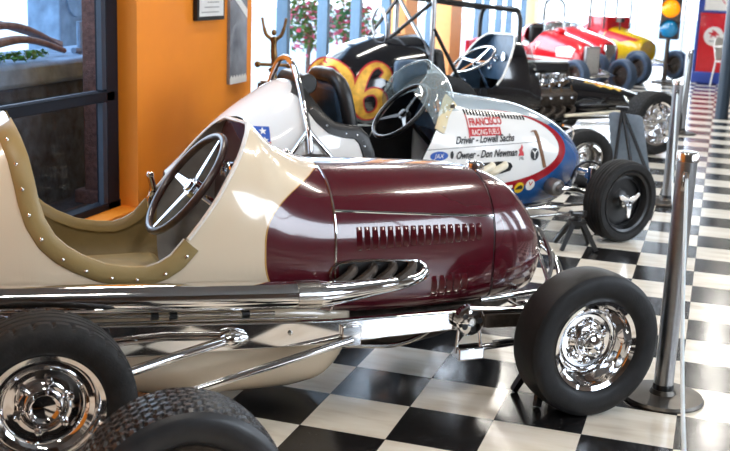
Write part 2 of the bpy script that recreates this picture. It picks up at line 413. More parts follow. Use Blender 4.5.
def text2d(txt, size, x=0, z=0, shear=0.0, sx_=1.0, bold=0.0, fit=None):
    cu = bpy.data.curves.new('lettering', 'FONT'); cu.body = txt; cu.size = size; cu.shear = shear; cu.offset = bold; cu.resolution_u = 4
    o = bpy.data.objects.new('lettering', cu); C.objects.link(o); bpy.context.view_layer.update()
    me = bpy.data.meshes.new_from_object(o.evaluated_get(bpy.context.evaluated_depsgraph_get()))
    v = [(p.co.x, p.co.y) for p in me.vertices]; f_ = [tuple(q.vertices) for q in me.polygons]
    bpy.data.objects.remove(o); bpy.data.curves.remove(cu); bpy.data.meshes.remove(me)
    if fit:
        x0 = min(a for a, b in v); wd = max(a for a, b in v)-x0; sx_ = fit/wd; v = [(a-x0, b) for a, b in v]
    mb = MB(); mb.v = [(x+a*sx_, z+b) for a, b in v]; mb.f = f_; mb.m = [0]*len(f_)
    return mb
def flat(*polys):
    mb = MB()
    for p in polys: b = len(mb.v); mb.v += [tuple(q) for q in p]; mb.f.append(tuple(range(b, b+len(p)))); mb.m.append(0)
    return mb
def disc2(cx, cz, rx, rz=None, n=28): rz = rz or rx; return [(cx+rx*math.cos(2*PI*k/n), cz+rz*math.sin(2*PI*k/n)) for k in range(n)]
def ribbon(pts, wd):
    """variable width stroke as quads; pts (x, z), wd list of widths"""
    mb = MB(); P = [Vector((p[0], p[1])) for p in pts]
    for i in range(len(P)):
        t = (P[min(i+1, len(P)-1)]-P[max(i-1, 0)]).normalized(); n = Vector((-t.y, t.x))*wd[i]/2
        mb.v += [tuple(P[i]+n), tuple(P[i]-n)]
    for i in range(len(P)-1): mb.f.append((2*i, 2*i+1, 2*i+3, 2*i+2)); mb.m.append(0)
    return mb

# ------------------------------------------------------------------ wheels
def tyre_mesh(R, rr, wd, pattern='rib', seg=180, wob=.0):
    hw = wd/2; prof = []
    sw = R-rr
    for q in ((rr-.004, .60), (rr+.006, .80), (rr+.25*sw, .95), (rr+.5*sw, 1.0), (rr+.75*sw, .985), (R-.016, .93), (R-.007, .86)): prof.append((q[0], -hw*q[1]))
    nt = 28
    for k in range(nt+1):
        a = -.80+1.6*k/nt; prof.append((R-.004*a*a*2, a*hw))
    for q in ((R-.007, .86), (R-.016, .93), (rr+.75*sw, .985), (rr+.5*sw, 1.0), (rr+.25*sw, .95), (rr+.006, .80), (rr-.004, .60)): prof.append((q[0], hw*q[1]))
    vs = []; fs = []; n = len(prof)
    for k in range(seg):
        th = 2*PI*k/seg
        for i, (r, y) in enumerate(prof):
            u = y/hw; d = 0
            tr = 7 <= i <= 7+nt
            if pattern == 'rib' and tr:
                if abs((abs(u)*3.4) % 1.0-.5) < .13: d = .006
            elif pattern == 'herring' and tr:
                s_ = k/seg*33
                if ((s_+u*3.4) % 1.0) < .22 or ((s_-u*3.4) % 1.0) < .22: d = .011
            elif pattern == 'road':
                if tr and abs((abs(u)*3.0) % 1.0-.5) < .12: d = .006
                if (6 <= i <= 10 or n-11 <= i <= n-7 or tr) and abs(u) > .55 and k % 6 == 0: d = .007
            elif pattern == 'sipe' and tr:
                if abs((abs(u)*3.2) % 1.0-.5) < .12 or ((k+int(abs(u)*6)) % 4 == 0): d = .005
            r2 = r-d; vs.append((r2*math.cos(th), y, r2*math.sin(th)))
    for k in range(seg):
        j = (k+1) % seg
        for i in range(n-1): fs.append((k*n+i, k*n+i+1, j*n+i+1, j*n+i))
    mb = MB(); mb.add(vs, fs); return mb
def wheel(parent, loc, R, rr, wd, side, style='chrome_slot', pattern='rib', toe=0.0, name='wheel', rub='rubber', bolt=5, low=False, camber=0):
    """one wheel: the rim is the part; tyre, hub cap and lug nuts its sub-parts.  side -1: outer face towards -y"""
    hw = wd/2; s = side; mb = MB(); seg = 40 if low else 72
    rimm = {'chrome_slot': 'chrome', 'chrome_bolt': 'chrome', 'black_disc': 'black_metal', 'mag': 'chrome', 'dark': 'gunmetal', 'spoke_hoop': 'chrome_dull'}[style]
    dp = {'chrome_slot': .45, 'chrome_bolt': .30, 'black_disc': .30, 'mag': .42, 'dark': .4, 'spoke_hoop': .5}[style]*wd
    face = hw*.72
    lip = [(rr-.010, -hw*.7), (rr+.004, -hw*.74), (rr-.012, -hw*.62), (rr-.022, 0), (rr-.020, face-.022), (rr-.006, face-.008), (rr+.006, face+.004), (rr+.002, face+.010), (rr-.012, face+.004), (rr-.020, face-.012), (rr-.026, face-.03), (rr-.040, face-dp*.6)]
    yb = face-dp
    # disc with a raised centre
    if style == 'chrome_slot':
        lip += [(rr*.70, yb), (rr*.66, yb+.004), (rr*.60, yb+.012)]
    elif style == 'chrome_bolt':
        lip += [(rr-.042, face-.03), (rr*.70, face-.036), (rr*.66, face-.045), (rr*.62, face-.045)]
    elif style == 'mag': lip += [(rr*.78, yb)]
    else: lip += [(rr*.80, yb), (rr*.45, yb+.006)]
    mb.lathe([(r, h*s) for r, h in lip], axis=(0, 1, 0), seg=seg, caps=False)
    r_in, y_in = lip[-1]
    # polar height field for the pressed centre
    nr = 28; na = seg if low else 144; vs = []; fs = []
    for i in range(nr+1):
        r = r_in*(1-i/nr)+.012*(i/nr)
        for k in range(na):
            th = 2*PI*k/na; q = r/r_in; h = y_in
            if style == 'chrome_slot':
                h += .012*math.exp(-((q-.50)/.16)**2); nsl = 6
                a = (th*nsl/(2*PI)) % 1.0; e = 1-((q-.76)/.14)**2-((a-.5)/.27)**2
                if e > 0: h -= .020*min(1, e*2.2)**.7
            elif style == 'chrome_bolt':
                h += -.012+.020*math.exp(-((q-.45)/.18)**2)
            elif style == 'mag':
                a = (th*8/(2*PI)) % 1.0; h += .012*math.exp(-((q-.45)/.3)**2)
                e = 1-((q-.75)/.18)**2-((a-.5)/.33)**2
                if e > 0: h -= .03*min(1, e*2.5)**.7
            else: h += .018*math.exp(-(q/.5)**2)
            vs.append((r*math.cos(th), h*s, r*math.sin(th)))
    for i in range(nr):
        for k in range(na): fs.append((i*na+k, i*na+(k+1) % na, (i+1)*na+(k+1) % na, (i+1)*na+k))
    fs.append(tuple(nr*na+k for k in range(na)))
    mb.add(vs, fs)
    o = mb.build(name, M[rimm], parent, smooth=40, loc=loc, rot=(camber, 0, toe))
    t = tyre_mesh(R, rr, wd, pattern, seg=72 if low else (264 if pattern == 'herring' else 180)).build('tyre', M[rub], o, smooth=30)
    hb = MB(); y0 = y_in+.004
    if style == 'chrome_slot': hb.lathe([(.046, (y0-.01)*s), (.046, (y0+.03)*s), (.040, (y0+.050)*s), (.034, (y0+.054)*s), (.030, (y0+.050)*s), (.012, (y0+.056)*s), (0.0001, (y0+.058)*s)], axis=(0, 1, 0), seg=32)
    elif style == 'chrome_bolt':
        hb.lathe([(.050, (y0-.02)*s), (.048, (y0+.022)*s), (.044, (y0+.030)*s), (.040, (y0+.028)*s), (.034, (y0+.010)*s), (.0001, (y0+.006)*s)], axis=(0, 1, 0), seg=36)
    else: hb.lathe([(.040, (y0)*s), (.038, (y0+.035)*s), (.028, (y0+.045)*s), (.0001, (y0+.048)*s)], axis=(0, 1, 0), seg=28)
    if not low or style == 'mag': hb.build('hub_cap', M['chrome'] if style != 'dark' else M['bakelite'], o)
    if style == 'black_disc':
        sp = MB()
        for k in range(3):
            a = 2*PI*k/3+.55; d = Vector((math.cos(a), 0, math.sin(a))); t_ = Vector((-d.z, 0, d.x)); y_ = Vector((0, s, 0))
            c = y_*(y0+.045); P = [c+d*.01+t_*.024, c+d*.085+t_*.013, c+d*.10, c+d*.085-t_*.013, c+d*.01-t_*.024]
            sp.add(P+[q+y_*.016 for q in P], [(4, 3, 2, 1, 0), (5, 6, 7, 8, 9)]+[(i, (i+1) % 5, 5+(i+1) % 5, 5+i) for i in range(5)])
        sp.build('knock_off_spinner', M['chrome'], o, bevel=.003)
    if not low and style in ('chrome_bolt', 'chrome_slot', 'mag'):
        nb = {'chrome_bolt': 6, 'chrome_slot': 5, 'mag': 6}[style]; rb = {'chrome_bolt': .078, 'chrome_slot': .066, 'mag': .07}[style]
        for k in range(nb):
            a = 2*PI*k/nb+.3; l = MB()
            l.lathe([(.011, (y_in-.015)*s), (.011, (y_in+.012)*s), (.008, (y_in+.018)*s), (.0001, (y_in+.020)*s)], c=(rb*math.cos(a), 0, rb*math.sin(a)), axis=(0, 1, 0), seg=10)
            l.build('lug_nut', M['chrome'], o)
    return o
def steering(parent, c, D, tau, rimm, spm, tube_r=.011, nsp=4):
    th = math.radians(tau); a = Vector((math.cos(th), 0, math.sin(th))); b = Vector((0, 1, 0)); n = Vector((math.sin(th), 0, -math.cos(th))); c = Vector(c)
    mb = MB(); mb.tube([c+(a*math.cos(q)+b*math.sin(q))*D/2 for q in np.linspace(0, 2*PI, 65)[:-1]], tube_r, 12, closed=True)
    o = mb.build('steering_wheel', M[rimm], parent)
    sp = MB()
    for k in range(nsp):
        q = 2*PI*k/nsp; d = a*math.cos(q)+b*math.sin(q); t = -a*math.sin(q)+b*math.cos(q)
        cc = c+n*.02
        P = [cc+d*.02+t*.016, c+d*(D/2)+t*.007, c+d*(D/2)-t*.007, cc+d*.02-t*.016]
        sp.add(P+[p+n*.006 for p in P], [(3, 2, 1, 0), (4, 5, 6, 7)]+[(i, (i+1) % 4, 4+(i+1) % 4, 4+i) for i in range(4)])
    sp.lathe([(.036, .0), (.036, .03), (.02, .045), (.0001, .045)][::-1], c=c+n*.02, axis=n, seg=20)
    sp.lathe([(.022, 0), (.022, .012), (.0001, .014)], c=c+n*.018, axis=-n, seg=16)
    sp.build('spokes', M[spm], o, smooth=30)
    col = MB(); col.tube([c+n*.04, c+n*.33], .014, 10); col.build('steering_column', M[spm], o)
    return o

# ------------------------------------------------------------------ the room
XW, XG, XS = -1.8, -1.915, -2.2      # left wall face, its window plane, the shop-front glazing further on
YW0, YW1 = 0.05, 2.085               # window in the left wall
YE, ZC = 19.0, 3.5                  # end wall, ceiling height
YB, XR = -6.0, 5.2                  # wall behind, right wall
struct(MB().add([(XS-.12, YB, 0), (XR, YB, 0), (XR, YE, 0), (XS-.12, YE, 0)], [(0, 1, 2, 3)]).build('floor', M['floor'], smooth=0))
struct(MB().box(((XS+XR)/2, (YB+YE)/2, ZC+.05), (XR-XS+.4, YE-YB+.4, .1)).build('ceiling', M['ceiling'], smooth=0))
wl_ = MB()
wl_.box((XW-.1, (YB+YW0)/2, ZC/2), (.2, YW0-YB, ZC))
wl_.box((XW-.1, (YW0+YW1)/2, .075), (.2, YW1-YW0, .15)); wl_.box((XW-.1, (YW0+YW1)/2, 3.2), (.2, YW1-YW0, .6))
wl_.box((XW-.1, (YW1+2.637)/2, ZC/2), (.2, 2.637-YW1, ZC))
wl_.box((XW-.13, (2.637+3.69)/2, ZC/2), (.2, 3.69-2.637, ZC))
wl_.box(((XW+XS)/2-.08, 3.64, ZC/2), (.40, .10, ZC))
struct(wl_.build('wall_left', M['orange'], smooth=0))
struct(MB().box((XW-.055, (YW0+YW1)/2, .155), (.14, YW1-YW0+.02, .03)).build('trim_1', M['orange'], smooth=0, bevel=.004))
struct(MB().box((XW-.022, 2.637, ZC/2), (.02, .016, ZC)).build('trim_5', M['orange'], smooth=0))  # strip added so its shaded edges draw the wall step line
wr = MB()
for y0, y1 in ((YB, -2.6), (-.6, .4), (2.4, 3.4), (5.4, YE)): wr.box((XR+.1, (y0+y1)/2, ZC/2), (.2, y1-y0, ZC))
for y0, y1 in ((-2.6, -.6), (.4, 2.4), (3.4, 5.4)):
    wr.box((XR+.1, (y0+y1)/2, .45), (.2, y1-y0, .9)); wr.box((XR+.1, (y0+y1)/2, 3.15), (.2, y1-y0, .7))
struct(wr.build('wall_right', M['dark_wall'], smooth=0))
struct(MB().box(((XS+XR)/2, YB-.1, ZC/2), (XR-XS+.2, .2, ZC)).build('wall_back', M['dark_wall'], smooth=0))
# end wall: glazed from the left corner to x = 1.15, plain cream to the right of it
we = MB(); we.box((3.2, YE+.1, ZC/2), (4.0, .2, ZC)); we.box((-.5, YE+.1, 3.3), (3.6, .2, .4))
struct(we.build('wall_end', M['cream_wall'], smooth=0))
def window(name, frame_fn, glass_fn, m='mullion'):
    g = MB(); glass_fn(g); g_ = struct(g.build(name, M['glass'], smooth=0))
    f = MB(); frame_fn(f); f.build('frame', M[m], g_, smooth=0, bevel=.004); return g_
# window 1: dark aluminium, upper and lower light
def w1f(f):
    yc = (YW0+YW1)/2
    for y in (YW0+.06, YW1-.075): f.box((XG-.03, y, 1.525), (.07, .12, 2.75))
    f.box((XG-.03, yc, .185), (.07, YW1-YW0, .05)); f.box((XG-.03, yc, 2.87), (.07, YW1-YW0, .08)); f.box((XG-.025, yc, .80), (.06, YW1-YW0-.1, .055))
def sheet_x(g, x, y0, y1, z0, z1): g.add([(x, y0, z0), (x, y1, z0), (x, y1, z1), (x, y0, z1)], [(0, 1, 2, 3)])
def w1g(g): sheet_x(g, XG-.04, YW0+.1, YW1-.1, .83, 2.84); sheet_x(g, XG-.04, YW0+.1, YW1-.1, .2, .78)
w1 = window('window_1', w1f, w1g, 'dark_frame')
e_ = MB(); e_.box((XG-.012, YW1-.155, 1.84), (.03, .045, 2.0)); e_.box((XG-.012, YW1-.155, .49), (.03, .045, .56)); e_.box((XG-.003, 1.0, .835), (.02, 1.7, .012))
e_.build('glazing_bead', M['frame_edge'], w1, smooth=0)
# window 2: the shop front along the left side
ML = [3.78, 5.285, 6.255, 7.20, 8.21, 10.1, 12.9, 13.5, 14.5, 15.4, 16.8]
def w2f(f):
    for y in ML: f.box((XS-.05, y, 1.7), (.10, .07, 3.4))
    f.box((XS-.09, (3.7+YE)/2, 3.42), (.16, YE-3.7, .16)); f.box((XS-.09, (3.7+YE)/2, .05), (.16, YE-3.7, .10))
def w2g(g): sheet_x(g, XS-.05, 3.7, YE, .1, 3.34)
window('window_2', w2f, w2g)
for k, (y, d, m) in enumerate(((8.75, .50, 'peach'), (10.95, .62, 'peach'), (17.4, .5, 'yellow_wall'))):
    struct(MB().box((XS-.04, y, ZC/2), (.26, d, ZC)).build('trim_%d' % (k+2), M[m], smooth=0))
# window 3: end wall
def w3f(f):
    for x in (-2.2, -1.3, -.4, .5, 1.16): f.box((x, YE+.06, 1.55), (.05, .1, 3.1))
    f.box((-.5, YE+.06, 3.06), (3.5, .1, .1)); f.box((-.5, YE+.06, .04), (3.5, .1, .08))
def w3g(g): g.add([(-2.2, YE+.07, .06), (1.15, YE+.07, .06), (1.15, YE+.07, 3.02), (-2.2, YE+.07, 3.02)], [(0, 1, 2, 3)])
window('window_3', w3f, w3g, 'white')
for k, (y0, y1) in enumerate(((-2.6, -.6), (.4, 2.4), (3.4, 5.4))):  # unseen right-hand windows, added to give light
    def rf(f):
        for y in (y0+.03, (y0+y1)/2, y1-.03): f.box((XR+.06, y, 1.85), (.08, .06, 1.9))
        for z in (.93, 2.77): f.box((XR+.06, (y0+y1)/2, z), (.08, y1-y0, .06))
    def rg(g): sheet_x(g, XR+.07, y0+.02, y1-.02, .93, 2.77)
    window('window_%d' % (k+4), rf, rg, 'white')
# slim dark column on the right
struct(MB().lathe([(.075, 0), (.075, ZC)], c=(1.32, 10.2, 0), seg=28).build('column', M['column']))
# linear ceiling lamps
for k, (x, y) in enumerate(((-.9, 1.6), (-.9, 5.2), (-.9, 8.8), (-.9, 12.4), (1.6, 1.6), (1.6, 5.2), (1.6, 8.8), (1.6, 12.4), (1.6, -2.2), (-.6, -2.2))):
    t = thing('ceiling_light', 'linear white ceiling light with one lit tube above the cars', 'light', (x, y, ZC-.005), 0, 'linear ceiling lights')
    MB().box((0, 0, -.025), (.16, 1.5, .05)).build('housing', M['white'], t, smooth=0)
    MB().tube([(0, -.70, -.065), (0, .70, -.065)], .02, 12).build('lamp_tube', M['tube'], t)
    area('lamp_glow', (x, y, ZC-.12), (0, 0, 0), .14, 1.4, 26, (1, .95, .87))

# ------------------------------------------------------------------ outside the windows
struct(MB().box((-14, 8, -.06), (23.6, 60, .1)).build('pavement', M['pave'], smooth=0))
struct(MB().box((13.5, 33.2, -.06), (31.4, 28, .1)).build('road', M['pave'], smooth=0))
pl = thing('stone_planter', 'blue-grey stone planter wall outside the dark-framed window', 'planter', (-2.9, 2.5, 0))
q = MB(); q.box((0, 0, .39), (.5, 3.2, .78)); q.build('planter_wall', M['concrete'], pl, bevel=.02)
q = MB(); q.box((0, 0, .85), (.62, 3.3, .14)); q.build('coping', M['stone'], pl, bevel=.03)
struct(MB().box((-2.45, 2.2, .02), (.35, 3.4, .04)).build('ground_bed', M['soil'], smooth=0))
cl = thing('stucco_post', 'rough brown stucco post just outside the dark-framed window', 'post', (-2.42, 2.66, 0))
MB().box((0, 0, 1.6), (.10, .13, 3.2)).build('shaft', M['brown_stucco'], cl, bevel=.01)
MB().box((0, 0, .06), (.2, .21, .12)).build('plinth', M['brown_stucco'], cl, bevel=.01)
cl = thing('stone_pillar', 'grey stone pillar beyond the planter, behind the brown post', 'pillar', (-3.75, 4.30, 0))
MB().box((0, 0, 1.6), (.3, .42, 3.2)).build('shaft', M['stone'], cl, bevel=.015)
MB().lathe([(.13, 0), (.13, .02), (.09, .03), (.0001, .03)], c=(.15, 0, 1.22), axis=(1, 0, 0), seg=28).build('medallion', M['stone'], cl)
br = [((-2.95, 1.5, .96), (-2.9, 2.1, 1.09), (-2.92, 2.6, 1.10), (-2.95, 3.1, .955)), ((-3.12, 1.4, .99), (-3.10, 2.0, 1.17), (-3.12, 2.6, 1.12), (-3.08, 3.3, .955)), ((-2.76, 1.7, .955), (-2.74, 2.2, 1.035), (-2.75, 2.5, 1.03), (-2.76, 2.85, .95))]
for k, (pts, l) in enumerate(zip(br, ('pale dry branch arching over the planter, middle one', 'pale dry branch arching highest above the planter', 'pale dry branch lying lowest on the planter coping'))):
    o = MB().tube(spline(pts, 8), [.032-.0006*i for i in range(25)], 10).build('dry_branch', M['wood']); tag(o, l, 'branch', 'dry branches on the planter')
ft = thing('water_spigot', 'thin grey standpipe rising beside the brown stucco post', 'pipe', (-2.75, 3.02, 0))
MB().tube([(0, 0, .92), (0, 0, 1.13)], .022, 10).build('pipe', M['stone'], ft); MB().tube([(0, -.08, .945), (0, .08, .945)], .02, 10).build('elbow', M['stone'], ft)
random.seed(3)
def foliage(o_name, n, c, r, sz, m, parent=None):
    mb = MB()
    for _ in range(n):
        d = Vector((random.gauss(0, 1), random.gauss(0, 1), random.gauss(0, 1))).normalized()*random.uniform(.45, 1)
        p = Vector((c[0]+d.x*r[0], c[1]+d.y*r[1], c[2]+d.z*r[2])); a = Vector((random.gauss(0, 1), random.gauss(0, 1), random.gauss(0, .6))).normalized()*sz
        b = a.cross(Vector((random.random(), random.random(), random.random()))).normalized()*sz*.45
        mb.add([p-a, p+b, p+a, p-b], [(0, 1, 2, 3)])
    return mb.build(o_name, m, parent, smooth=0, weld=False)
o = foliage('low_plant', 160, (-2.64, 2.1, .965), (.05, .42, .030), .028, M['leaf']); tag(o, 'low green plant spilling over the planter under the dry branches', 'plant')
for (x, y, zc, l) in ((-3.6, 9.4, .88, 'pink-flowering shrub outside the blue-mullioned window, nearer one'), (-3.6, 11.0, .80, 'pink-flowering shrub outside the blue-mullioned window, farther one')):
    t = thing('flowering_shrub', l, 'shrub', (x, y, 0), 0, 'flowering shrubs outside')
    foliage('foliage', 420, (0, 0, zc), (.35, .45, .38), .06, M['leaf'], t); foliage('blossoms', 170, (.05, -.05, zc), (.37, .47, .40), .05, M['blossom'], t)
    MB().tube([(0, 0, 0), (.02, 0, zc)], .03, 8).build('stem', M['wood'], t)

# wall pictures
ct = thing('framed_certificate', 'black-framed white printed notice high on the orange wall', 'notice', (XW-.013, 3.00, 1.40))
MB().box((0, 0, 0), (.03, .385, .43)).build('frame', M['black_metal'], ct, bevel=.003); q = MB().box((.016, 0, 0), (.004, .335, .38)).build('sheet', M['paper'], ct, smooth=0)
lines = MB()
for k in range(11): lines.box((.0185, -.02+.02*(k % 3), -.165+.03*k), (.0012, .24-.04*(k % 3), .007))
lines.build('printed_lines', M['lining'], ct, smooth=0)
pf = thing('photo_panel', 'tall narrow grey photograph panel on the orange wall near its end', 'picture', (XW-.018, 3.43, 1.40))
MB().box((0, 0, 0), (.02, .27, 1.28)).build('board', M['photo'], pf, smooth=0)
q = MB(); q.prism([(-.13, -.05), (.13, -.22), (.13, -.16), (-.13, .0)], lambda u, v, d: (d, u, v), .010, .013); q.build('pictured_road', M['paper'], pf, smooth=0)
zz = [(-.13, -.64)]+[(-.13+.26*k/12, -.60+(.016 if k % 2 else -.004)) for k in range(13)]+[(.13, -.64)]
q = MB(); q.prism(zz, lambda u, v, d: (d, u, v), .010, .0135); q.build('torn_edge', M['white'], pf, smooth=0)

# crimson cabinet against the shop front
o = thing('crimson_display_board', 'crimson board standing by the shop-front window beyond the black car', 'board', (-2.05, 11.95, 0))
MB().box((0, 0, .36), (.06, 1.1, .62)).build('panel', M['crimson'], o, bevel=.01); MB().box((0, -.45, .04), (.2, .05, .08)).build('foot', M['black_metal'], o); MB().box((0, .45, .04), (.2, .05, .08)).build('foot', M['black_metal'], o)

# trophy figure behind the cream car
tp = thing('trophy_pedestal', 'slim dark pedestal hidden behind the white racing car', 'pedestal', (-1.56, 3.44, 0))
MB().box((0, 0, .39), (.16, .16, .78)).build('plinth', M['gunmetal'], tp, bevel=.01)
tr = thing('trophy_statuette', 'bronze trophy figure with raised arms behind the chrome roll bar', 'trophy', (-1.56, 3.44, .78))
MB().lathe([(.085, 0), (.085, .012), (.03, .03), (.022, .06), (.035, .085), (.02, .1), (.0001, .1)], seg=24).build('base', M['brass'], tr)
q = MB(); q.tube(spline([(0, 0, .09), (.004, 0, .16), (.0, 0, .22), (.0, 0, .27), (0, 0, .30)], 5), [.018]*5+[.022]*5+[.02]*5+[.026]*5+[.014], 12); q.ball((0, 0, .325), (.017, .017, .021), 12); q.build('figure', M['brass'], tr)
for s in (-1, 1):
    q = MB(); q.tube(spline([(s*.018, s*.008, .285), (s*.045, s*.02, .31), (s*.062, s*.025, .36), (s*.072, s*.03, .42)], 5), [.012]*10+[.009]*6, 8); q.build('arm', M['brass'], tr)
q = MB(); q.tube([(-.10, -.03, .115), (.10, .03, .115)], .012, 8); q.ball((-.10, -.03, .115), .022, 10); q.ball((.10, .03, .115), .022, 10); q.build('cross_handle', M['brass'], tr)

# ------------------------------------------------------------------ shared car pieces
def louvres(body, spots, h=.011, wd=.016, side=-1):
    mb = MB()
    for x, z0, z1 in spots:
        rows = []
        for t in np.linspace(0, 1, 9):
            z = z0+(z1-z0)*t; b = h*math.sin(PI*t)**.5 if 0 < t < 1 else 0
            y = lambda X: body.y(X, z)
            rows.append([(x-wd, side*(y(x-wd)+.0005), z), (x-wd*.3, side*(y(x)+b*.7), z), (x+.001, side*(y(x)+b+.001), z), (x+.004, side*(y(x)+.0003), z)])
        mb.loft(rows, closed=False)
    return mb
def rim_band(body, x0, x1, d1, thick, name, m, parent, n=70, sides=(-1, 1), studs=0, inner=.03):
    mb = MB(); X = [x0+(x1-x0)*k/n for k in range(n+1)]
    # even out along the opening's edge
    L = [0]
    for a, b in zip(X[:-1], X[1:]): L.append(L[-1]+math.hypot(b-a, body.zrim(b)-body.zrim(a)))
    X = [float(np.interp(L[-1]*k/n, L, X)) for k in range(n+1)]
    for s in sides:
        rows = []
        for i, x in enumerate(X):
            q = [(d1, .001), (d1-.004, thick*.7), (d1*.5, thick), (.004, thick), (-.006, thick*.3), (-.007, -.010), (.004, -.020), (inner, -.022)]
            rows.append([body.rim_pt(x, s, d, o_) for d, o_ in q])
        mb.loft(rows, closed=False)
    o = mb.build(name, m, parent, smooth=50)
    if studs:
        for k in range(studs):
            x = X[int((k+.5)*n/studs)]; p = body.rim_pt(x, -1, d1*.62, thick)
            MB().ball(tuple(p), .0068, 10).build('snap_stud', M['chrome'], o)
    return o
def rod(a, b, r, parent, name, m='chrome', seg=12): return MB().tube([a, b], r, seg).build(name, M[m], parent)
def rail_mesh(xs_top, th, y0, y1):
    mb = MB(); P = [(x, z) for x, z in xs_top]+[(x, z-t) for (x, z), t in reversed(list(zip(xs_top, th)))]
    mb.prism(P, lambda u, v, d: (u, d, v), y0, y1); return mb
def jack_stand(loc, rz, h, label, spread=.11):
    t = thing('jack_stand', label, 'jack stand', loc, rz, 'black jack stands')
    for sx_ in (-1, 1):
        for sy_ in (-1, 1):
            q = MB(); q.tube([(sx_*spread, sy_*spread, .006), (sx_*.028, sy_*.028, h*.72)], [.016, .020], 4); q.build('leg', M['black_metal'], t, smooth=0)
    q = MB(); q.box((0, 0, h*.72), (.09, .09, .03)); q.lathe([(.024, h*.55), (.024, h-.015)], seg=12); q.build('post', M['black_metal'], t)
    q = MB(); q.box((0, 0, h-.008), (.09, .035, .016)); q.box((.04, 0, h+.004), (.014, .035, .02)); q.box((-.04, 0, h+.004), (.014, .035, .02)); q.build('saddle', M['black_metal'], t)
    return t
H = math.radians

# ================================================================== car one: cream and maroon midget racer
c1 = thing('vintage_race_car', 'cream and maroon vintage race car with olive cockpit padding, nearest car', 'race car', (.533, .938, 0), H(40), 'vintage race cars on the checkered floor')
st1 = [(-2.66, .52, .60, .56, .03, 2, 2), (-2.5, .44, .78, .58, .14, 2.1, 2.1), (-2.25, .41, .95, .58, .25, 2.3, 2.3), (-2.0, .40, 1.02, .57, .305, 2.9, 2.6), (-1.85, .40, 1.03, .56, .322, 3.1, 2.8), (-1.55, .39, 1.03, .55, .328, 3.1, 3),
       (-1.25, .375, 1.025, .55, .325, 2.7, 3), (-1.13, .37, 1.005, .55, .322, 2.4, 3), (-1.04, .365, .925, .55, .32, 2.35, 3), (-.88, .345, .855, .55, .316, 2.45, 6), (-.6, .338, .84, .55, .308, 2.45, 7), (-.33, .335, .822, .54, .294, 2.5, 6),
       (-.25, .333, .812, .53, .286, 2.5, 5), (-.14, .333, .775, .52, .262, 2.45, 4), (-.06, .335, .715, .50, .228, 2.3, 3.4), (-.01, .34, .655, .49, .19, 2.2, 3), (.025, .36, .595, .48, .145, 2.1, 2.2), (.05, .39, .54, .465, .08, 2, 2)]
rim1 = [(-1.905, 1.03), (-1.885, .985), (-1.868, .93), (-1.855, .86), (-1.845, .80), (-1.83, .745), (-1.80, .69), (-1.765, .655), (-1.72, .625), (-1.65, .592), (-1.58, .578), (-1.52, .574), (-1.48, .585), (-1.44, .608), (-1.385, .67), (-1.34, .725), (-1.29, .79), (-1.25, .85), (-1.21, .905), (-1.175, .955), (-1.145, .99), (-1.13, 1.004)]
b1 = Body(st1, rim1)
o = b1.mesh(MB(), -2.66, -.88).build('body_shell', M['cream_red'], c1, smooth=45)
MB().tube([(-.878, y*1.003, .36+(z-.36)*1.002) for (x, y, z) in b1.ring(-.878)[2:-2]], .0042, 8).build('seam_strip', M['chrome'], o)
hood = b1.mesh(MB(), -.878, -.25); louv = [(x, .585+.006*(i/16), .665-.014*(i/16)) for i, x in enumerate(np.linspace(-.785, -.315, 17))]+[(x, .395, .472) for x in np.linspace(-.49, -.365, 5)]
ho = hood.build('hood', M['maroon'], c1, smooth=45)
for s in (-1, 1): [louvres(b1, L_, side=s).build(n_, M['maroon'], ho) for L_, n_ in ((louv[:17], 'upper_louvres'), (louv[17:], 'lower_louvres'))]
for s in (-1, 1): MB().tube([(x, s*(b1.y(x, z)+.001), z) for x, z in zip(np.linspace(-.875, -.255, 14), np.linspace(.722, .672, 14))], .0042, 8).build('hinge_strip', M['chrome'], ho)
no = b1.mesh(MB(), -.246, .05, cap1=True).build('nose', M['maroon'], c1, smooth=45)
q = MB(); q.lathe([(.036, 0), (.036, .018), (.022, .026), (.0001, .028)], c=(-.20, 0, .798), axis=(.12, 0, 1), seg=20); q.tube([(-.20, -.05, .815), (-.20, .05, .815)], .009, 8); q.build('radiator_cap', M['chrome'], no)
MB().tube([(x-.004, y, z) for x, y, z in b1.ring(-.249)[2:-2]], .0022, 6).build('panel_seam', M['black_metal'], no)
q = MB(); q.lathe([(.10, 0), (.10, .012), (.085, .014), (.0001, .0141)], c=(.048, 0, .475), axis=(1, 0, 0), seg=28); q.build('grille_opening', M['black_metal'], no)
q = MB()
for k in range(7): q.tube([(.063, -.06+.02*k, .41), (.063, -.06+.02*k, .54)], .004, 6)
q.build('grille_bars', M['chrome'], no)
# hood side opening painted as a flat black patch for its shade, with exhaust stubs
slot = [(-.865, .465), (-.865, .548), (-.60, .537), (-.552, .525), (-.528, .497), (-.535, .47), (-.60, .455)]
so = map_side(flat(slot), b1, c1, 'exhaust_shade_patch', M['black_metal'], .002)
MB().tube(spline([(x, -(b1.y(x, z)+.004), z) for x, z in slot], 4, True), .0055, 8, closed=True).build('opening_rim', M['chrome'], so)
for k, x in enumerate((-.83, -.755, -.68, -.605)):
    MB().tube(spline([(x+.03, -.20, .535), (x+.015, -b1.y(x, .52)-.006, .522), (x-.02, -.345, .50), (x-.06, -.36, .482)], 5), .018, 10).build('exhaust_stub', M['gunmetal'], c1)
ex = MB(); path = [(-.545, -.315, .497), (-.60, -.345, .478), (-.75, -.365, .468), (-.90, -.384, .464), (-.985, -.388, .466), (-1.3, -.392, .483), (-1.7, -.396, .508), (-2.1, -.398, .533), (-2.75, -.396, .56)]
P = spline(path, 8); rr_ = [float(np.interp(i/8, range(9), [.018, .022, .030, .040, .045, .046, .046, .046, .046])) for i in range(len(P))]
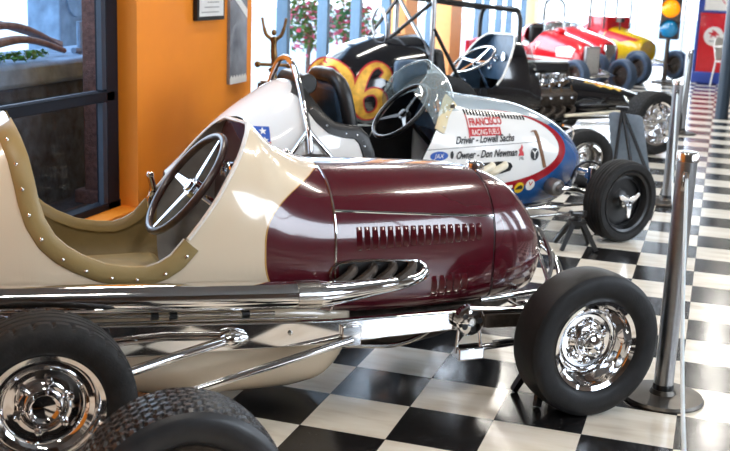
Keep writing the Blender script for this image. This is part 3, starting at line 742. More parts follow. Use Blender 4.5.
eo = ex.tube(P, rr_, 24).build('exhaust_pipe', M['chrome'], c1)
MB().tube([P[31], P[34]], .049, 24).build('pipe_clamp', M['chrome_dull'], eo)
for x, z in ((-1.25, .458), (-2.0, .50)): MB().tube([(x, -.33, z-.03), (x, -.37, z-.012)], .009, 8).build('pipe_bracket', M['chrome_dull'], c1)
# chassis rails
top = [(-2.55, .445), (-1.7, .410), (-.9, .358), (-.445, .354), (-.02, .345)]
for s in (-1, 1):
    ro = rail_mesh(top, [.10, .112, .084, .070, .05], s*.334, s*.364).build('chassis_rail', M['chrome'], c1, smooth=20, bevel=.006)
    for (x, z) in ((-.86, .315), (-.83, .335), (-.80, .315), (-.86, .295), (-1.05, .33)): MB().lathe([(.008, 0), (.008, .006), (.0001, .008)], c=(x, s*.364, z), axis=(0, s, 0), seg=8).build('bolt', M['chrome_dull'], ro)
rod((-1.75, -.345, .437), (-1.10, -.345, .397), .0075, c1, 'brake_rod', 'chrome_dull')
for x in (-1.5, -1.44, -1.2): MB().lathe([(.014, -.012), (.014, .012)], c=(x, -.345, .397+(-1.10-x)*.0615), axis=(1, 0, 0), seg=10).build('rod_clevis', M['black_metal'], c1)
rod((-1.75, -.35, .417), (-.95, -.35, .372), .004, c1, 'brake_cable', 'chrome_dull')
# belly tank, engine pan
bt = Body([(-1.85, .30, .43, .37, .15, 2.5, 2), (-1.65, .09, .43, .37, .27, 3, 2.2), (-1.3, .045, .43, .37, .295, 3, 3), (-1.02, .04, .42, .36, .29, 3, 3), (-.90, .055, .40, .345, .28, 3, 3), (-.82, .095, .39, .335, .255, 3, 2.6), (-.78, .16, .385, .33, .22, 3, 2.2), (-.765, .26, .38, .33, .16, 3, 2)])
bt.mesh(MB(), -1.85, -.765, cap0=True, cap1=True).build('belly_tank', M['cream'], c1, smooth=45)
ep = Body([(-.84, .16, .35, .28, .22, 3, 3), (-.55, .15, .35, .28, .21, 3, 3), (-.42, .16, .35, .28, .19, 3, 3), (-.25, .22, .35, .29, .17, 3, 3), (-.08, .27, .35, .30, .12, 3, 3)])
eg = ep.mesh(MB(), -.84, -.08, cap0=True, cap1=True).build('engine_pan', M['gunmetal'], c1, smooth=45)
for x, z in ((-.75, .27), (-.62, .25), (-.5, .27)): MB().lathe([(.014, 0), (.014, .02), (.008, .026), (.0001, .026)], c=(x, -.205, z), axis=(0, -1, 0), seg=8).build('pan_bolt', M['gunmetal'], eg)
MB().tube(spline([(-.80, -.24, .22), (-.62, -.26, .21), (-.5, -.27, .25), (-.45, -.30, .32)], 6), .009, 8).build('oil_line', M['chrome_dull'], eg)
# cockpit
lin = Body([(a, b+.0, c, d, e-.014, f_, g) for a, b, c, d, e, f_, g in st1], rim1)
lin.mesh(MB(), -1.895, -1.36).build('cockpit_lining', M['olive_dark'], c1, smooth=50); lin.mesh(MB(), -1.36, -1.14).build('cowl_lining', M['lining'], c1, smooth=50)
bd = rim_band(b1, -1.902, -1.395, .056, .008, 'cockpit_padding', M['olive'], c1, n=110, studs=11)
MB().tube([b1.rim_pt(x, -1, .004, .003) for x in np.linspace(-1.39, -1.135, 26)]+[b1.rim_pt(x, 1, .004, .003) for x in np.linspace(-1.135, -1.39, 26)][1:], .0075, 8).build('cowl_piping', M['white'], c1)
q = MB(); q.box((-1.79, 0, .52), (.08, .50, .20), Matrix.Rotation(H(-12), 3, 'Y')); q.build('seat_back', M['olive'], c1, bevel=.04)
q = MB(); q.box((-1.58, 0, .44), (.40, .48, .09)); q.build('seat_cushion', M['olive'], c1, bevel=.03)
dp = MB(); R_ = [p for p in b1.ring(-1.142, inset=.012) if p[2] > .62]; dp.add([(x, y, z) for x, y, z in R_]+[(x+.01, y, z) for x, y, z in R_], [tuple(range(len(R_))), tuple(range(2*len(R_)-1, len(R_)-1, -1))])
do = dp.build('dashboard', M['maroon'], c1, smooth=0)
for y, z, r in ((.05, .80, .040), (-.06, .84, .034), (-.16, .78, .030), (.16, .80, .030)):
    go = MB().lathe([(r, 0), (r, .014), (r*.86, .018), (r*.82, .010), (.0001, .010)], c=(-1.143, y, z), axis=(-1, 0, 0), seg=24).build('gauge', M['chrome'], do)
    MB().lathe([(r*.8, .011), (.0001, .0115)], c=(-1.143, y, z), axis=(-1, 0, 0), seg=20, caps=False).build('dial', M['blue_vinyl'], go)
for y, z in ((-.22, .74), (-.19, .70), (-.235, .69)): MB().tube(spline([(-1.15, y, z), (-1.19, y-.01, z+.005), (-1.20, y+.015, z-.025), (-1.16, y+.02, z-.03)], 5), .008, 8).build('switch_handle', M['chrome'], do)
steering(c1, (-1.32, 0, .779), .40, 52, 'bakelite', 'chrome', .0135, 4)
q = MB(); q.tube(spline([(-1.385, .29, .60), (-1.39, .30, .66), (-1.375, .30, .70), (-1.385, .30, .75)], 5), [.008]*8+[.012]*8, 10); q.ball((-1.385, .30, .755), .014, 10); q.build('brake_lever', M['chrome'], c1)
q = MB(); q.box((-.96, .10, .862), (.085, .03, .012), Matrix.Rotation(H(14), 3, 'Y')); q.ball((-.925, .10, .862), (.018, .02, .012), 12); q.build('hood_latch', M['chrome'], c1)
# wheels, axles, suspension
for s in (-1, 1):
    wheel(c1, (0, s*.545, .264), .264, .163, .155, s, 'chrome_slot', 'plain')
    wheel(c1, (-1.872, s*.59, .266), .266, .168, .19, s, 'chrome_bolt', 'road', rub='rubber_matte')
rod((0, -.49, .264), (0, .49, .264), .022, c1, 'front_axle'); rod((-1.872, -.52, .266), (-1.872, .52, .266), .035, c1, 'rear_axle', 'gunmetal')
for s in (-1, 1):
    rod((-.30, s*.40, .235), (-.01, s*.43, .25), .010, c1, 'radius_rod'); rod((-.346, s*.378, .395), (-.03, s*.40, .42), .011, c1, 'steering_arm')
    rod((-.40, s*.40, .372), (0, s*.44, .345), .009, c1, 'tie_rod')
    q = MB(); q.box((-.19, s*.405, .315), (.30, .012, .05), Matrix.Rotation(H(3), 3, 'Y')); q.build('friction_plate', M['gunmetal'], c1, bevel=.003)
    dm = MB().lathe([(.030, 0), (.056, .004), (.056, .030), (.048, .036), (.0001, .038)], c=(-.389, s*.366, .325), axis=(0, s, 0), seg=32).build('shock_drum', M['chrome'], c1)
    for k in range(5):
        a = 2*PI*k/5; MB().lathe([(.011, .036), (.011, .040), (.0001, .041)], c=(-.389+.032*math.cos(a), s*.366, .325+.032*math.sin(a)), axis=(0, s, 0), seg=10).build('drum_hole', M['black_metal'], dm)
    MB().lathe([(.014, .036), (.014, .046), (.0001, .047)], c=(-.389, s*.366, .325), axis=(0, s, 0), seg=8).build('drum_nut', M['chrome_dull'], dm)
    q = MB(); q.box((-.385, s*.385, .205), (.10, .055, .045)); q.build('spring_perch', M['chrome'], c1, bevel=.005)
    for x in (-.435, -.335): rod((x, s*.385, .205), (-.389+(.04 if x > -.39 else -.04), s*.385, .31), .006, c1, 'u_bolt')
    rod((-.385, s*.385, .215), (-.02, s*.40, .235), .012, c1, 'spring_leaf')
    q = MB(); q.tube([(-1.66, s*.52, .295), (-1.45, s*.46, .322), (-1.27, s*.385, .332)], .0155, 14); q.build('radius_rod', M['chrome'], c1)
    q = MB(); q.lathe([(.022, -.035), (.030, -.01), (.024, .02), (.014, .045)], c=(-1.25, s*.382, .334), axis=(1, .1, 0), seg=14); q.build('rod_end', M['chrome'], c1)
    q = MB(); q.tube([(-1.80, s*.45, .145), (-1.42, s*.45, .192), (-.835, s*.385, .292)], .0135, 14); q.build('torsion_rod', M['chrome'], c1)
    q = MB(); q.box((-.835, s*.374, .305), (.07, .02, .075)); q.build('rod_bracket', M['chrome'], c1, bevel=.004)
    q = MB(); q.box((-1.66, s*.47, .30), (.03, .03, .16), Matrix.Rotation(H(-12), 3, 'Y')); q.build('axle_bracket', M['chrome'], c1, bevel=.004)
    rod((-.05, s*.38, .395), (.02, s*.14, .50), .008, c1, 'shock_link')
q = MB(); q.tube(spline([(-.16, -.30, .36), (-.02, -.29, .37), (.06, -.25, .40), (.105, -.14, .45), (.115, 0, .48), (.105, .14, .45), (.06, .25, .40), (-.02, .29, .37), (-.16, .30, .36)], 8), .0125, 12); q.build('front_bumper', M['chrome'], c1)
q = MB(); q.tube(spline([(-.02, -.28, .385), (.05, -.20, .46), (.08, -.08, .53), (.085, 0, .55), (.08, .08, .53), (.05, .20, .46), (-.02, .28, .385)], 8), .0095, 10); q.build('bumper_hoop', M['chrome'], c1)
jack_stand((.533+.643*.40-.766*.06, .938-.766*.40-.643*.06, 0), H(40), .222, 'black jack stand under the front axle of the cream and maroon car', .085)

# treaded wheel of the next car, only its top inside the frame
fw = wheel(None, (.10, -1.06, .257), .257, .16, .185, -1, 'dark', 'herring', toe=H(40), name='treaded_wheel', rub='rubber_tread')
tag(fw, 'black tyre with herringbone tread standing in front, cut by the bottom edge', 'wheel')

# ================================================================== car two: white, red and blue sprint car
c2 = thing('vintage_race_car', 'white vintage race car with red and blue nose and hand lettering, second in the row', 'race car', (.3276, 3.6484, 0), H(45), 'vintage race cars on the checkered floor')
st2 = [(-2.58, .39, .45, .42, .02, 2, 2), (-2.5, .33, .51, .44, .10, 2, 2), (-2.3, .27, .70, .47, .21, 2, 2.2), (-2.1, .23, .84, .48, .285, 2.1, 2.4), (-1.9, .21, .93, .48, .33, 2.2, 2.6), (-1.6, .19, .93, .48, .345, 2.5, 2.8), (-1.2, .17, .93, .48, .345, 2.5, 2.8), (-1.0, .17, .88, .48, .342, 2.3, 2.7),
       (-.85, .165, .845, .47, .335, 2.2, 2.6), (-.45, .125, .785, .46, .318, 2.2, 2.7), (-.2, .135, .70, .44, .275, 2.1, 2.6), (-.04, .17, .61, .42, .205, 2, 2.4), (.05, .22, .53, .40, .14, 2, 2.2), (.10, .28, .46, .38, .06, 2, 2)]
rim2 = [(-1.90, .93), (-1.86, .90), (-1.83, .83), (-1.79, .77), (-1.74, .725), (-1.68, .71), (-1.60, .70), (-1.55, .65), (-1.52, .57), (-1.505, .50), (-1.46, .45), (-1.3, .44), (-1.23, .47), (-1.185, .55), (-1.14, .63), (-1.10, .70), (-1.06, .77), (-1.00, .82), (-.93, .845), (-.89, .851)]
b2 = Body(st2, rim2)
bo = b2.mesh(MB(), -2.58, .10, cap1=True).build('body_shell', M['wrb'], c2, smooth=45)
lin2 = Body([(a, b, c, d, e-.014, f_, g) for a, b, c, d, e, f_, g in st2], rim2)
lin2.mesh(MB(), -1.895, -.90).build('cockpit_lining', M['black_vinyl'], c2, smooth=50)
rim_band(b2, -1.898, -1.40, .066, .010, 'rear_padding', M['black_vinyl'], c2, n=90, studs=8)
rim_band(b2, -1.115, -.945, .055, .012, 'front_padding', M['pale_vinyl'], c2, n=40, studs=4, sides=(-1,))
q = MB(); q.box((-1.60, 0, .70), (.10, .42, .46), Matrix.Rotation(H(-10), 3, 'Y')); sb = q.build('seat_back', M['blue_vinyl'], c2, bevel=.045)
for s in (-1, 1):
    q = MB(); q.tube(spline([(-1.56, s*.205, .5), (-1.60, s*.215, .7), (-1.64, s*.20, .88), (-1.66, s*.12, .945), (-1.665, 0, .955)], 6), .040, 12); q.build('seat_bolster', M['black_vinyl'], sb)
q = MB(); q.tube([(-1.83, -.16, .915), (-1.83, .16, .915)], [.055, .055], 18); q.build('headrest_roll', M['black_vinyl'], c2, bevel=.01)
q = MB(); q.box((-1.38, 0, .36), (.4, .5, .1)); q.build('seat_cushion', M['black_vinyl'], c2, bevel=.03)
dp = MB(); R_ = [p for p in b2.ring(-.91, inset=.02) if p[2] > .58]; dp.add(R_+[(x+.01, y, z) for x, y, z in R_], [tuple(range(len(R_))), tuple(range(2*len(R_)-1, len(R_)-1, -1))]); do = dp.build('dashboard', M['blue_vinyl'], c2, smooth=0)
for y, z, r in ((.0, .76, .045), (-.12, .74, .035), (.12, .74, .035)):
    MB().lathe([(r, 0), (r, .014), (r*.86, .018), (r*.82, .010), (.0001, .010)], c=(-.911, y, z), axis=(-1, 0, 0), seg=24).build('gauge', M['chrome'], do)
steering(c2, (-1.165, 0, .735), .40, 46, 'black_metal', 'black_metal', .013, 3)
# clear wind shield wrapped round the cowl
ws = MB(); rows = []
for k in range(9):
    t = k/8; row = []
    for a in np.linspace(-PI/2*1.05, PI/2*1.05, 33):
        f_ = math.cos(a); base = Vector((-1.10+.22*f_, .30*math.sin(a), .70+.155*max(f_, 0)**.7)); topp = Vector((-1.17+.17*f_, .175*math.sin(a), .86+.165*max(f_, 0)**.6))
        bow = math.sin(PI*t)*.03; p = base.lerp(topp, t); p += Vector((f_*bow, math.sin(a)*bow, 0)); row.append(p)
    rows.append(row)
ws.loft(rows, closed=False); wo = ws.build('wind_shield', M['shield'], c2, smooth=60)
MB().tube(rows[-1], .005, 8).build('shield_edge', M['shield'], wo)
q = MB(); yb = lambda x, z: b2.y(x, z)+.020
HP = [(-1.886, -yb(-1.886, .50), .50), (-1.895, -yb(-1.9, .66), .66), (-1.90, -yb(-1.9, .78), .78), (-1.90, -.215, .885), (-1.90, -.15, .97), (-1.90, -.08, 1.025), (-1.90, 0, 1.045)]
q.tube(spline(HP+[(x, -y, z) for x, y, z in reversed(HP[:-1])], 7), .0165, 14); rb = q.build('roll_bar', M['chrome'], c2)
for s in (-1, 1):
    for x in (-2.04, -1.73): MB().tube([(-1.897, s*yb(-1.9, .69), .69), (x, s*(yb(x, .5)), .5)], .013, 12).build('brace', M['chrome'], rb)
# paint marks and lettering
map_side(flat([(-2.20, .705), (-2.085, .705), (-2.09, .585), (-2.165, .625), (-2.20, .66)]), b2, c2, 'star_shield', M['blue_ink'], .002)
def star(cx, cz, r): return [(cx+(r if k % 2 == 0 else r*.42)*math.sin(PI*k/5), cz+(r if k % 2 == 0 else r*.42)*math.cos(PI*k/5)) for k in range(10)]
map_side(flat(star(-2.173, .682, .019), star(-2.12, .682, .020), star(-2.115, .636, .020), star(-2.163, .645, .015)), b2, c2, 'stars', M['white_ink'], .004)
map_side(flat([(-2.097, .63), (-2.085, .63), (-2.088, .582), (-2.15, .608), (-2.143, .615), (-2.105, .60)]), b2, c2, 'shield_stripe', M['red_ink'], .004)
map_side(flat([(-1.20, .563), (-.33, .578), (-.33, .575), (-1.20, .560)]), b2, c2, 'panel_seam', M['black_ink'], .0015)
map_side(flat([(-.885, .625), (-.885, .674), (-.66, .668), (-.66, .622)]), b2, c2, 'red_banner', M['red_ink'], .002)
map_side(text2d('RACING FUELS', .042, -.868, .632, 0, fit=.195), b2, c2, 'banner_lettering', M['white_ink'], .004)
map_side(text2d('FRANCISCO', .055, -.875, .683, 0, fit=.235, bold=.0014), b2, c2, 'sponsor_lettering', M['red_ink'], .003)
map_side(flat([(-.893, .61), (-.886, .61), (-.886, .745), (-.893, .745)]), b2, c2, 'banner_pole', M['red_ink'], .003)
map_side(text2d('Driver - Lowell Sachs', .058, -.99, .588, .35, fit=.42, bold=.0016), b2, c2, 'driver_lettering', M['black_ink'], .003)
map_side(text2d('Owner - Don Newman', .060, -.985, .503, .35, fit=.43, bold=.0016), b2, c2, 'owner_lettering', M['black_ink'], .003)
map_side(flat(disc2(-1.10, .525, .060, .026)), b2, c2, 'oval_decal', M['blue_ink'], .002)
map_side(text2d('JAX', .036, -1.135, .512, .25, fit=.068), b2, c2, 'oval_lettering', M['white_ink'], .004)
map_side(flat(disc2(-1.015, .527, .012, .022)), b2, c2, 'small_decal', M['black_ink'], .002)
map_side(flat([(-.548, .50), (-.505, .50), (-.51, .52), (-.518, .533), (-.512, .55), (-.522, .568), (-.530, .548), (-.545, .535), (-.54, .518)]), b2, c2, 'red_emblem', M['red_ink'], .002)
map_side(text2d('76', .026, -.543, .476, 0, fit=.034), b2, c2, 'emblem_lettering', M['black_ink'], .003)
map_side(flat(disc2(-.425, .505, .032, .037)), b2, c2, 'round_decal', M['black_ink'], .002)
ym = flat([(-.428, .478), (-.422, .478), (-.422, .507), (-.405, .525), (-.409, .530), (-.425, .514), (-.441, .530), (-.445, .525), (-.428, .507)])
map_side(ym, b2, c2, 'decal_mark', M['white_ink'], .004)
map_side(flat(disc2(-.515, .305, .034)), b2, c2, 'yellow_decal', M['yellow_ink'], .002)
map_side(flat([(-.54, .30), (-.525, .315), (-.505, .322), (-.49, .31), (-.49, .297), (-.54, .294)]), b2, c2, 'yellow_decal_mark', M['black_ink'], .004)
map_side(flat(disc2(-.435, .318, .034)), b2, c2, 'white_decal', M['white_ink'], .002)
map_side(flat([(-.452, .338), (-.436, .310), (-.418, .338), (-.426, .338), (-.436, .322), (-.444, .338)]), b2, c2, 'white_decal_mark', M['red_ink'], .004)
map_side(flat([(-.61, .285), (-.565, .285), (-.565, .325), (-.61, .325)]), b2, c2, 'plate_decal', M['white_ink'], .002)
map_side(flat([(-.61, .300), (-.565, .300), (-.565, .306), (-.61, .306)]), b2, c2, 'plate_decal_line', M['black_ink'], .004)
lo = louvres(b2, [(x, .742-.045*i/19, .772-.048*i/19) for i, x in enumerate(np.linspace(-.885, -.46, 20))], h=.006, wd=.010).build('hood_louvres', M['black_ink'], c2)
map_side(flat([(-.935, .415), (-.935, .455), (-.90, .468), (-.66, .475), (-.60, .462), (-.585, .44), (-.60, .415), (-.66, .402), (-.90, .395)]), b2, c2, 'exhaust_shade_patch', M['black_metal'], .002)  # flat black patch painting the shade inside the exhaust slot
for x in (-.87, -.78, -.69):
    MB().tube(spline([(x+.06, -.28, .45), (x+.04, -b2.y(x, .45)-.012, .452), (x, -b2.y(x, .44)-.028, .44), (x-.06, -b2.y(x, .42)-.026, .415), (x-.10, -.30, .40)], 5), .022, 12).build('exhaust_stub', M['ivory'], c2)
st_ = MB(); rows = []
rows = [[Vector((p.x+dx, -(b2.y(p.x, p.y)+dd), p.y+dz)) for dx, dz, dd in ((-.010, -.002, .001), (-.010, 0, .006), (.010, .002, .006), (.010, 0, .001))] for p in spline([(-.432, .632, 0), (-.412, .640, 0), (-.398, .618, 0), (-.375, .52, 0), (-.338, .418, 0)], 5)]
st_.loft(rows); st_.build('leather_strap', mat('brown_leather', (.20, .09, .035), .6, var=.25), c2, smooth=40)
MB().box((-1.0, -.29, .795), (.03, .01, .02)).build('cowl_clip', M['chrome'], c2)
for s in (-1, 1):
    wheel(c2, (.05, s*.55, .245), .245, .178, .15, s, 'black_disc', 'rib', toe=H(6), rub='rubber_matte')
    wheel(c2, (-1.95, s*.56, .30), .30, .185, .20, s, 'black_disc', 'road', rub='rubber_matte')
    lv = MB().lathe([(.035, 0), (.052, .02), (.052, .085), (.045, .10), (.028, .105), (.022, .13), (.0001, .131)], c=(-.27, s*.27, .30), axis=(0, s, 0), seg=24).build('lever_shock', M['steel_dark'], c2)
    q = MB(); q.tube(spline([(-.27, s*.385, .30), (-.16, s*.40, .29), (-.05, s*.41, .245)], 5), [.016]*6+[.012]*5, 10); q.build('shock_arm', M['chrome_dull'], lv)
    rod((-.75, s*.375, .19), (-.02, s*.42, .205), .009, c2, 'drag_link'); rod((-.62, s*.36, .135), (-.02, s*.43, .16), .009, c2, 'radius_rod', 'chrome_dull')
    q = MB(); q.box((.0, s*.33, .30), (.035, .035, .22)); q.build('spring_perch', M['chrome_dull'], c2, bevel=.005)
    rod((.02, s*.26, .36), (.02, s*.47, .27), .013, c2, 'shackle'); rod((.06, s*.2, .33), (.06, s*.47, .22), .010, c2, 'steering_link')
    MB().tube(spline([(-.16, s*.34, .34), (-.14, s*.36, .42), (-.06, s*.38, .455), (.03, s*.43, .40), (.03, s*.46, .29)], 6), .007, 8).build('brake_hose', M['rubber'], c2)
rod((0, -.47, .235), (0, .47, .235), .022, c2, 'front_axle', 'chrome_dull'); rod((-1.95, -.5, .30), (-1.95, .5, .30), .035, c2, 'rear_axle', 'gunmetal')
q = MB(); q.tube(spline([(-.08, .27, .33), (.14, .27, .34), (.22, .22, .42), (.21, .15, .56), (.10, .12, .60)], 7), .009, 10); q.build('front_hoop', M['chrome'], c2)
rod((.08, .2, .30), (.10, .22, .62), .011, c2, 'hoop_post'); rod((.06, -.30, .36), (.06, .30, .36), .012, c2, 'cross_bar')
jack_stand((.545, 2.99, 0), H(20), .205, 'black jack stand under the front of the white lettered car', .10)

# ================================================================== car three: black racer with gold 96
c3 = thing('vintage_race_car', 'black vintage race car with gold number 96 and open V8 engine, third in the row', 'race car', (.165, 7.346, 0), H(47), 'vintage race cars on the checkered floor')
st3 = [(-3.17, .42, .53, .47, .03, 2, 2), (-3.06, .36, .68, .48, .13, 2, 2), (-2.9, .30, .84, .5, .21, 2, 2.2), (-2.75, .26, .93, .52, .27, 2.1, 2.4), (-2.4, .24, 1.01, .52, .325, 2.3, 2.6), (-2.15, .24, 1.02, .52, .335, 2.5, 2.8), (-1.8, .24, 1.05, .50, .345, 2.6, 2.8), (-1.25, .24, 1.06, .48, .365, 2.8, 2.8),
       (-1.13, .24, 1.035, .48, .362, 2.7, 2.8), (-1.06, .24, .86, .47, .35, 2.5, 2.6), (-.95, .24, .74, .46, .335, 2.4, 2.6)]
rim3 = [(-2.12, 1.02), (-2.10, .96), (-2.06, .82), (-2.0, .70), (-1.9, .62), (-1.75, .59), (-1.5, .585), (-1.46, .61), (-1.40, .68), (-1.34, .79), (-1.27, .91), (-1.20, 1.0), (-1.15, 1.03)]
b3 = Body(st3, rim3)
b3.mesh(MB(), -3.17, -.95, cap1=True).build('body_shell', M['black_paint'], c3, smooth=45)
lin3 = Body([(a, b, c, d, e-.015, f_, g) for a, b, c, d, e, f_, g in st3], rim3)
lin3.mesh(MB(), -2.11, -1.14).build('cockpit_lining', M['blue_vinyl'], c3, smooth=50)
MB().tube([b3.rim_pt(x, -1, .0, .003) for x in np.linspace(-1.46, -1.155, 24)]+[b3.rim_pt(x, 1, .0, .003) for x in np.linspace(-1.155, -1.46, 24)][1:], .010, 8).build('cowl_trim', M['white'], c3)
nb3 = Body([(-.52, .28, .66, .45, .27, 2.4, 2.4), (-.2, .27, .61, .44, .255, 2.3, 2.3), (.2, .27, .535, .41, .215, 2.2, 2.2), (.45, .28, .47, .38, .16, 2, 2), (.6, .31, .42, .37, .08, 2, 2), (.64, .34, .39, .365, .03, 2, 2)])
no = nb3.mesh(MB(), -.52, .64, cap0=True, cap1=True).build('nose', M['black_paint'], c3, smooth=45)
fl = flat([(-.34, .60), (-.24, .618), (-.10, .596), (.02, .566), (.12, .55), (.20, .522), (.13, .522), (.10, .508), (.03, .535), (-.02, .530), (-.10, .556), (-.16, .553), (-.22, .583)])
map_side(fl, nb3, no, 'yellow_flame', M['yellow_ink'], .003)
map_side(flat([(-.20, .594), (-.12, .583), (-.05, .57), (-.08, .566), (-.18, .578)]), nb3, no, 'flame_core', M['red_ink'], .005)
louvres(nb3, [(x, .36, .41) for x in np.linspace(-.42, -.1, 10)]).build('nose_louvres', M['black_paint'], no)
# gold numbers with red outline, 9 then 6
def six(cx, cz, s):
    P = [(.46, .36), (.52, .60), (.30, .80), (.02, .72), (-.24, .42), (-.40, .0), (-.40, -.42), (-.18, -.74), (.12, -.74), (.34, -.50), (.32, -.18), (.10, .0), (-.16, -.06), (-.34, -.25)]
    W = [.36, .22, .13, .18, .28, .34, .30, .20, .20, .30, .30, .20, .12, .05]
    p = spline([(a, b, 0) for a, b in P], 6); wd = [float(np.interp(i/6, range(len(W)), W)) for i in range(len(p))]
    return [(cx+q.x*s, cz+q.y*s) for q in p], [k*s for k in wd]
for cx, cz, fl_ in ((-2.655, .57, 1), (-2.97, .585, -1)):
    p, wd = six(cx, cz, .265)
    if fl_ < 0: p = [(2*cx-a+.02, 2*cz-b) for a, b in p]
    p = [(max(a, -3.10), b) for a, b in p]
    map_side(ribbon(p, [k+.026 for k in wd]), b3, c3, 'number_outline', M['red_ink'], .003)
    map_side(ribbon(p, wd), b3, c3, 'gold_number', M['gold'], .006)
# cockpit
q = MB(); q.box((-1.93, 0, .66), (.12, .46, .50), Matrix.Rotation(H(-12), 3, 'Y')); q.build('seat_back', M['black_vinyl'], c3, bevel=.05)
q = MB(); q.box((-1.65, 0, .42), (.42, .5, .1)); q.build('seat_cushion', M['black_vinyl'], c3, bevel=.03)
steering(c3, (-1.46, 0, .80), .40, 33, 'chrome_dull', 'chrome', .012, 4)
dp = MB(); R_ = [p for p in b3.ring(-1.14, inset=.015) if p[2] > .55]; dp.add(R_+[(x+.01, y, z) for x, y, z in R_], [tuple(range(len(R_))), tuple(range(2*len(R_)-1, len(R_)-1, -1))]); do = dp.build('dashboard', M['blue_vinyl'], c3, smooth=0)
for y, z, r in ((.0, .82, .04), (-.11, .80, .03), (.11, .80, .03), (-.19, .72, .03), (.19, .72, .03)): MB().lathe([(r, 0), (r, .014), (r*.86, .018), (r*.82, .010), (.0001, .010)], c=(-1.141, y, z), axis=(-1, 0, 0), seg=20).build('gauge', M['chrome'], do)
q = MB(); q.box((-1.55, .12, .56), (.16, .10, .14)); q.build('gear_box', M['chrome_dull'], c3, bevel=.03)
q = MB(); rows = [[Vector((-1.0-.09*t, (.355-.02*t)*math.sin(a), .60+.18*max(math.cos(a), 0)**.7+t*.26)) for a in np.linspace(-1.45, 1.45, 24)] for t in np.linspace(0, 1, 5)]
q.loft(rows, closed=False); q.build('wind_shield', M['shield'], c3, smooth=60)
q = MB(); q.lathe([(.001, .10), (.06, .09), (.10, .05), (.11, 0)], c=(-1.0, .0, .74), seg=20); q.build('air_scoop', M['black_metal'], c3)
# roll cage
cg = thing_c = MB()
def hoop(x, z, w0, zb): return spline([(x, -w0, zb), (x, -w0*.99, z-.10), (x, -w0*.85, z-.02), (x, -w0*.6, z), (x, w0*.6, z), (x, w0*.85, z-.02), (x, w0*.99, z-.10), (x, w0, zb)], 5)
MB().tube(hoop(-2.10, 1.40, .30, .70), .022, 12).build('rear_roll_hoop', M['steel'], c3); MB().tube(hoop(-1.21, 1.25, .30, .97), .02, 12).build('front_roll_hoop', M['black_metal'], c3)
for s in (-1, 1):
    MB().tube([(-2.10, s*.27, 1.32), (-1.21, s*.27, 1.235)], .018, 10).build('roof_bar', M['black_metal'], c3)
    MB().tube([(-2.10, s*.315, 1.08), (-1.78, s*.36, .56)], .016, 10).build('side_brace', M['black_metal'], c3)
    MB().tube([(-2.10, s*.29, 1.30), (-2.44, s*.17, .99)], .016, 10).build('rear_brace', M['black_metal'], c3)
MB().tube([(-2.115, -.30, .86), (-2.115, .28, 1.34)], .016, 10).build('hoop_diagonal', M['steel'], c3)
q = MB(); q.tube(spline([(-2.42, .10, .99), (-2.44, .12, 1.12), (-2.44, 0, 1.24), (-2.44, -.12, 1.12), (-2.42, -.10, .99)], 6), .013, 10); q.build('head_hoop', M['steel'], c3)
q = MB(); q.box((-2.36, -.40, .70), (.30, .09, .27)); q.build('side_tank', M['blue_vinyl'], c3, bevel=.04)
# V8 engine
q = MB(); q.box((-.74, 0, .40), (.50, .34, .24)); en = q.build('engine_block', M['gunmetal'], c3, bevel=.02)
for s in (-1, 1):
    q = MB(); q.box((-.75, s*.235, .475), (.50, .12, .13), Matrix.Rotation(H(-22*s), 3, 'X')); vc = q.build('valve_cover', M['gunmetal'], en, bevel=.02)
    for k in range(4): MB().lathe([(.022, 0), (.022, .006), (.012, .010), (.0001, .010)], c=(-.93+.12*k, s*.296, .485), axis=(0, s, .40), seg=14).build('cover_boss', M['steel'], vc)
    for k in range(4):
        x = -.93+.115*k
        MB().lathe([(.034, 0), (.026, .03), (.030, .07), (.042, .11)], c=(x, s*.165, .565), axis=(0, -s*.25, 1), seg=16).build('intake_stack', M['chrome'], en)
        MB().tube(spline([(x+.02, s*.24, .40), (x+.03, s*.31, .385), (x-.01, s*.345, .35), (x-.10, s*.36, .32)], 5), .020, 10).build('exhaust_header', M['gunmetal'], en)
        MB().tube(spline([(-.46, s*.05, .60), (-.50+.01*k, s*.16, .62), (x+.06, s*.22, .57), (x+.03, s*.30, .50)], 6), .006, 6).build('plug_wire', M['brass'], en)
q = MB(); q.box((-.74, 0, .735), (.50, .30, .10)); q.build('intake_scoop', M['black_metal'], en, bevel=.03)
q = MB(); q.lathe([(.06, 0), (.06, .08), (.045, .10), (.045, .13)], c=(-.44, 0, .56), axis=(0, 0, 1), seg=18); q.build('magneto', M['gunmetal'], en)
rod((-1.05, -.345, .32), (-1.7, -.36, .30), .03, c3, 'exhaust_pipe', 'gunmetal')
rod((-.80, -.50, .345), (-.02, -.52, .375), .014, c3, 'torsion_bar', 'ivory')
for s in (-1, 1):
    wheel(c3, (.05, s*.69, .285), .285, .195, .22, s, 'mag', 'sipe', rub='rubber_matte')
    wheel(c3, (-2.22, s*.62, .37), .37, .20, .28, s, 'mag', 'road')
    q = MB(); q.box((-.55, s*.28, .30), (1.3, .05, .05)); q.build('chassis_rail', M['black_metal'], c3, bevel=.008)
    rod((-.55, s*.42, .25), (-.02, s*.56, .26), .013, c3, 'radius_rod', 'chrome_dull'); rod((-.60, s*.40, .33), (-.02, s*.55, .33), .012, c3, 'tie_rod', 'chrome_dull')
    rod((.02, s*.34, .48), (.02, s*.56, .29), .018, c3, 'coil_shock', 'chrome_dull')
rod((0, -.60, .285), (0, .60, .285), .025, c3, 'front_axle', 'chrome_dull'); rod((-2.22, -.52, .37), (-2.22, .52, .37), .045, c3, 'rear_axle', 'gunmetal')
rod((.12, -.40, .30), (.12, .40, .30), .016, c3, 'nerf_bar', 'chrome_dull')

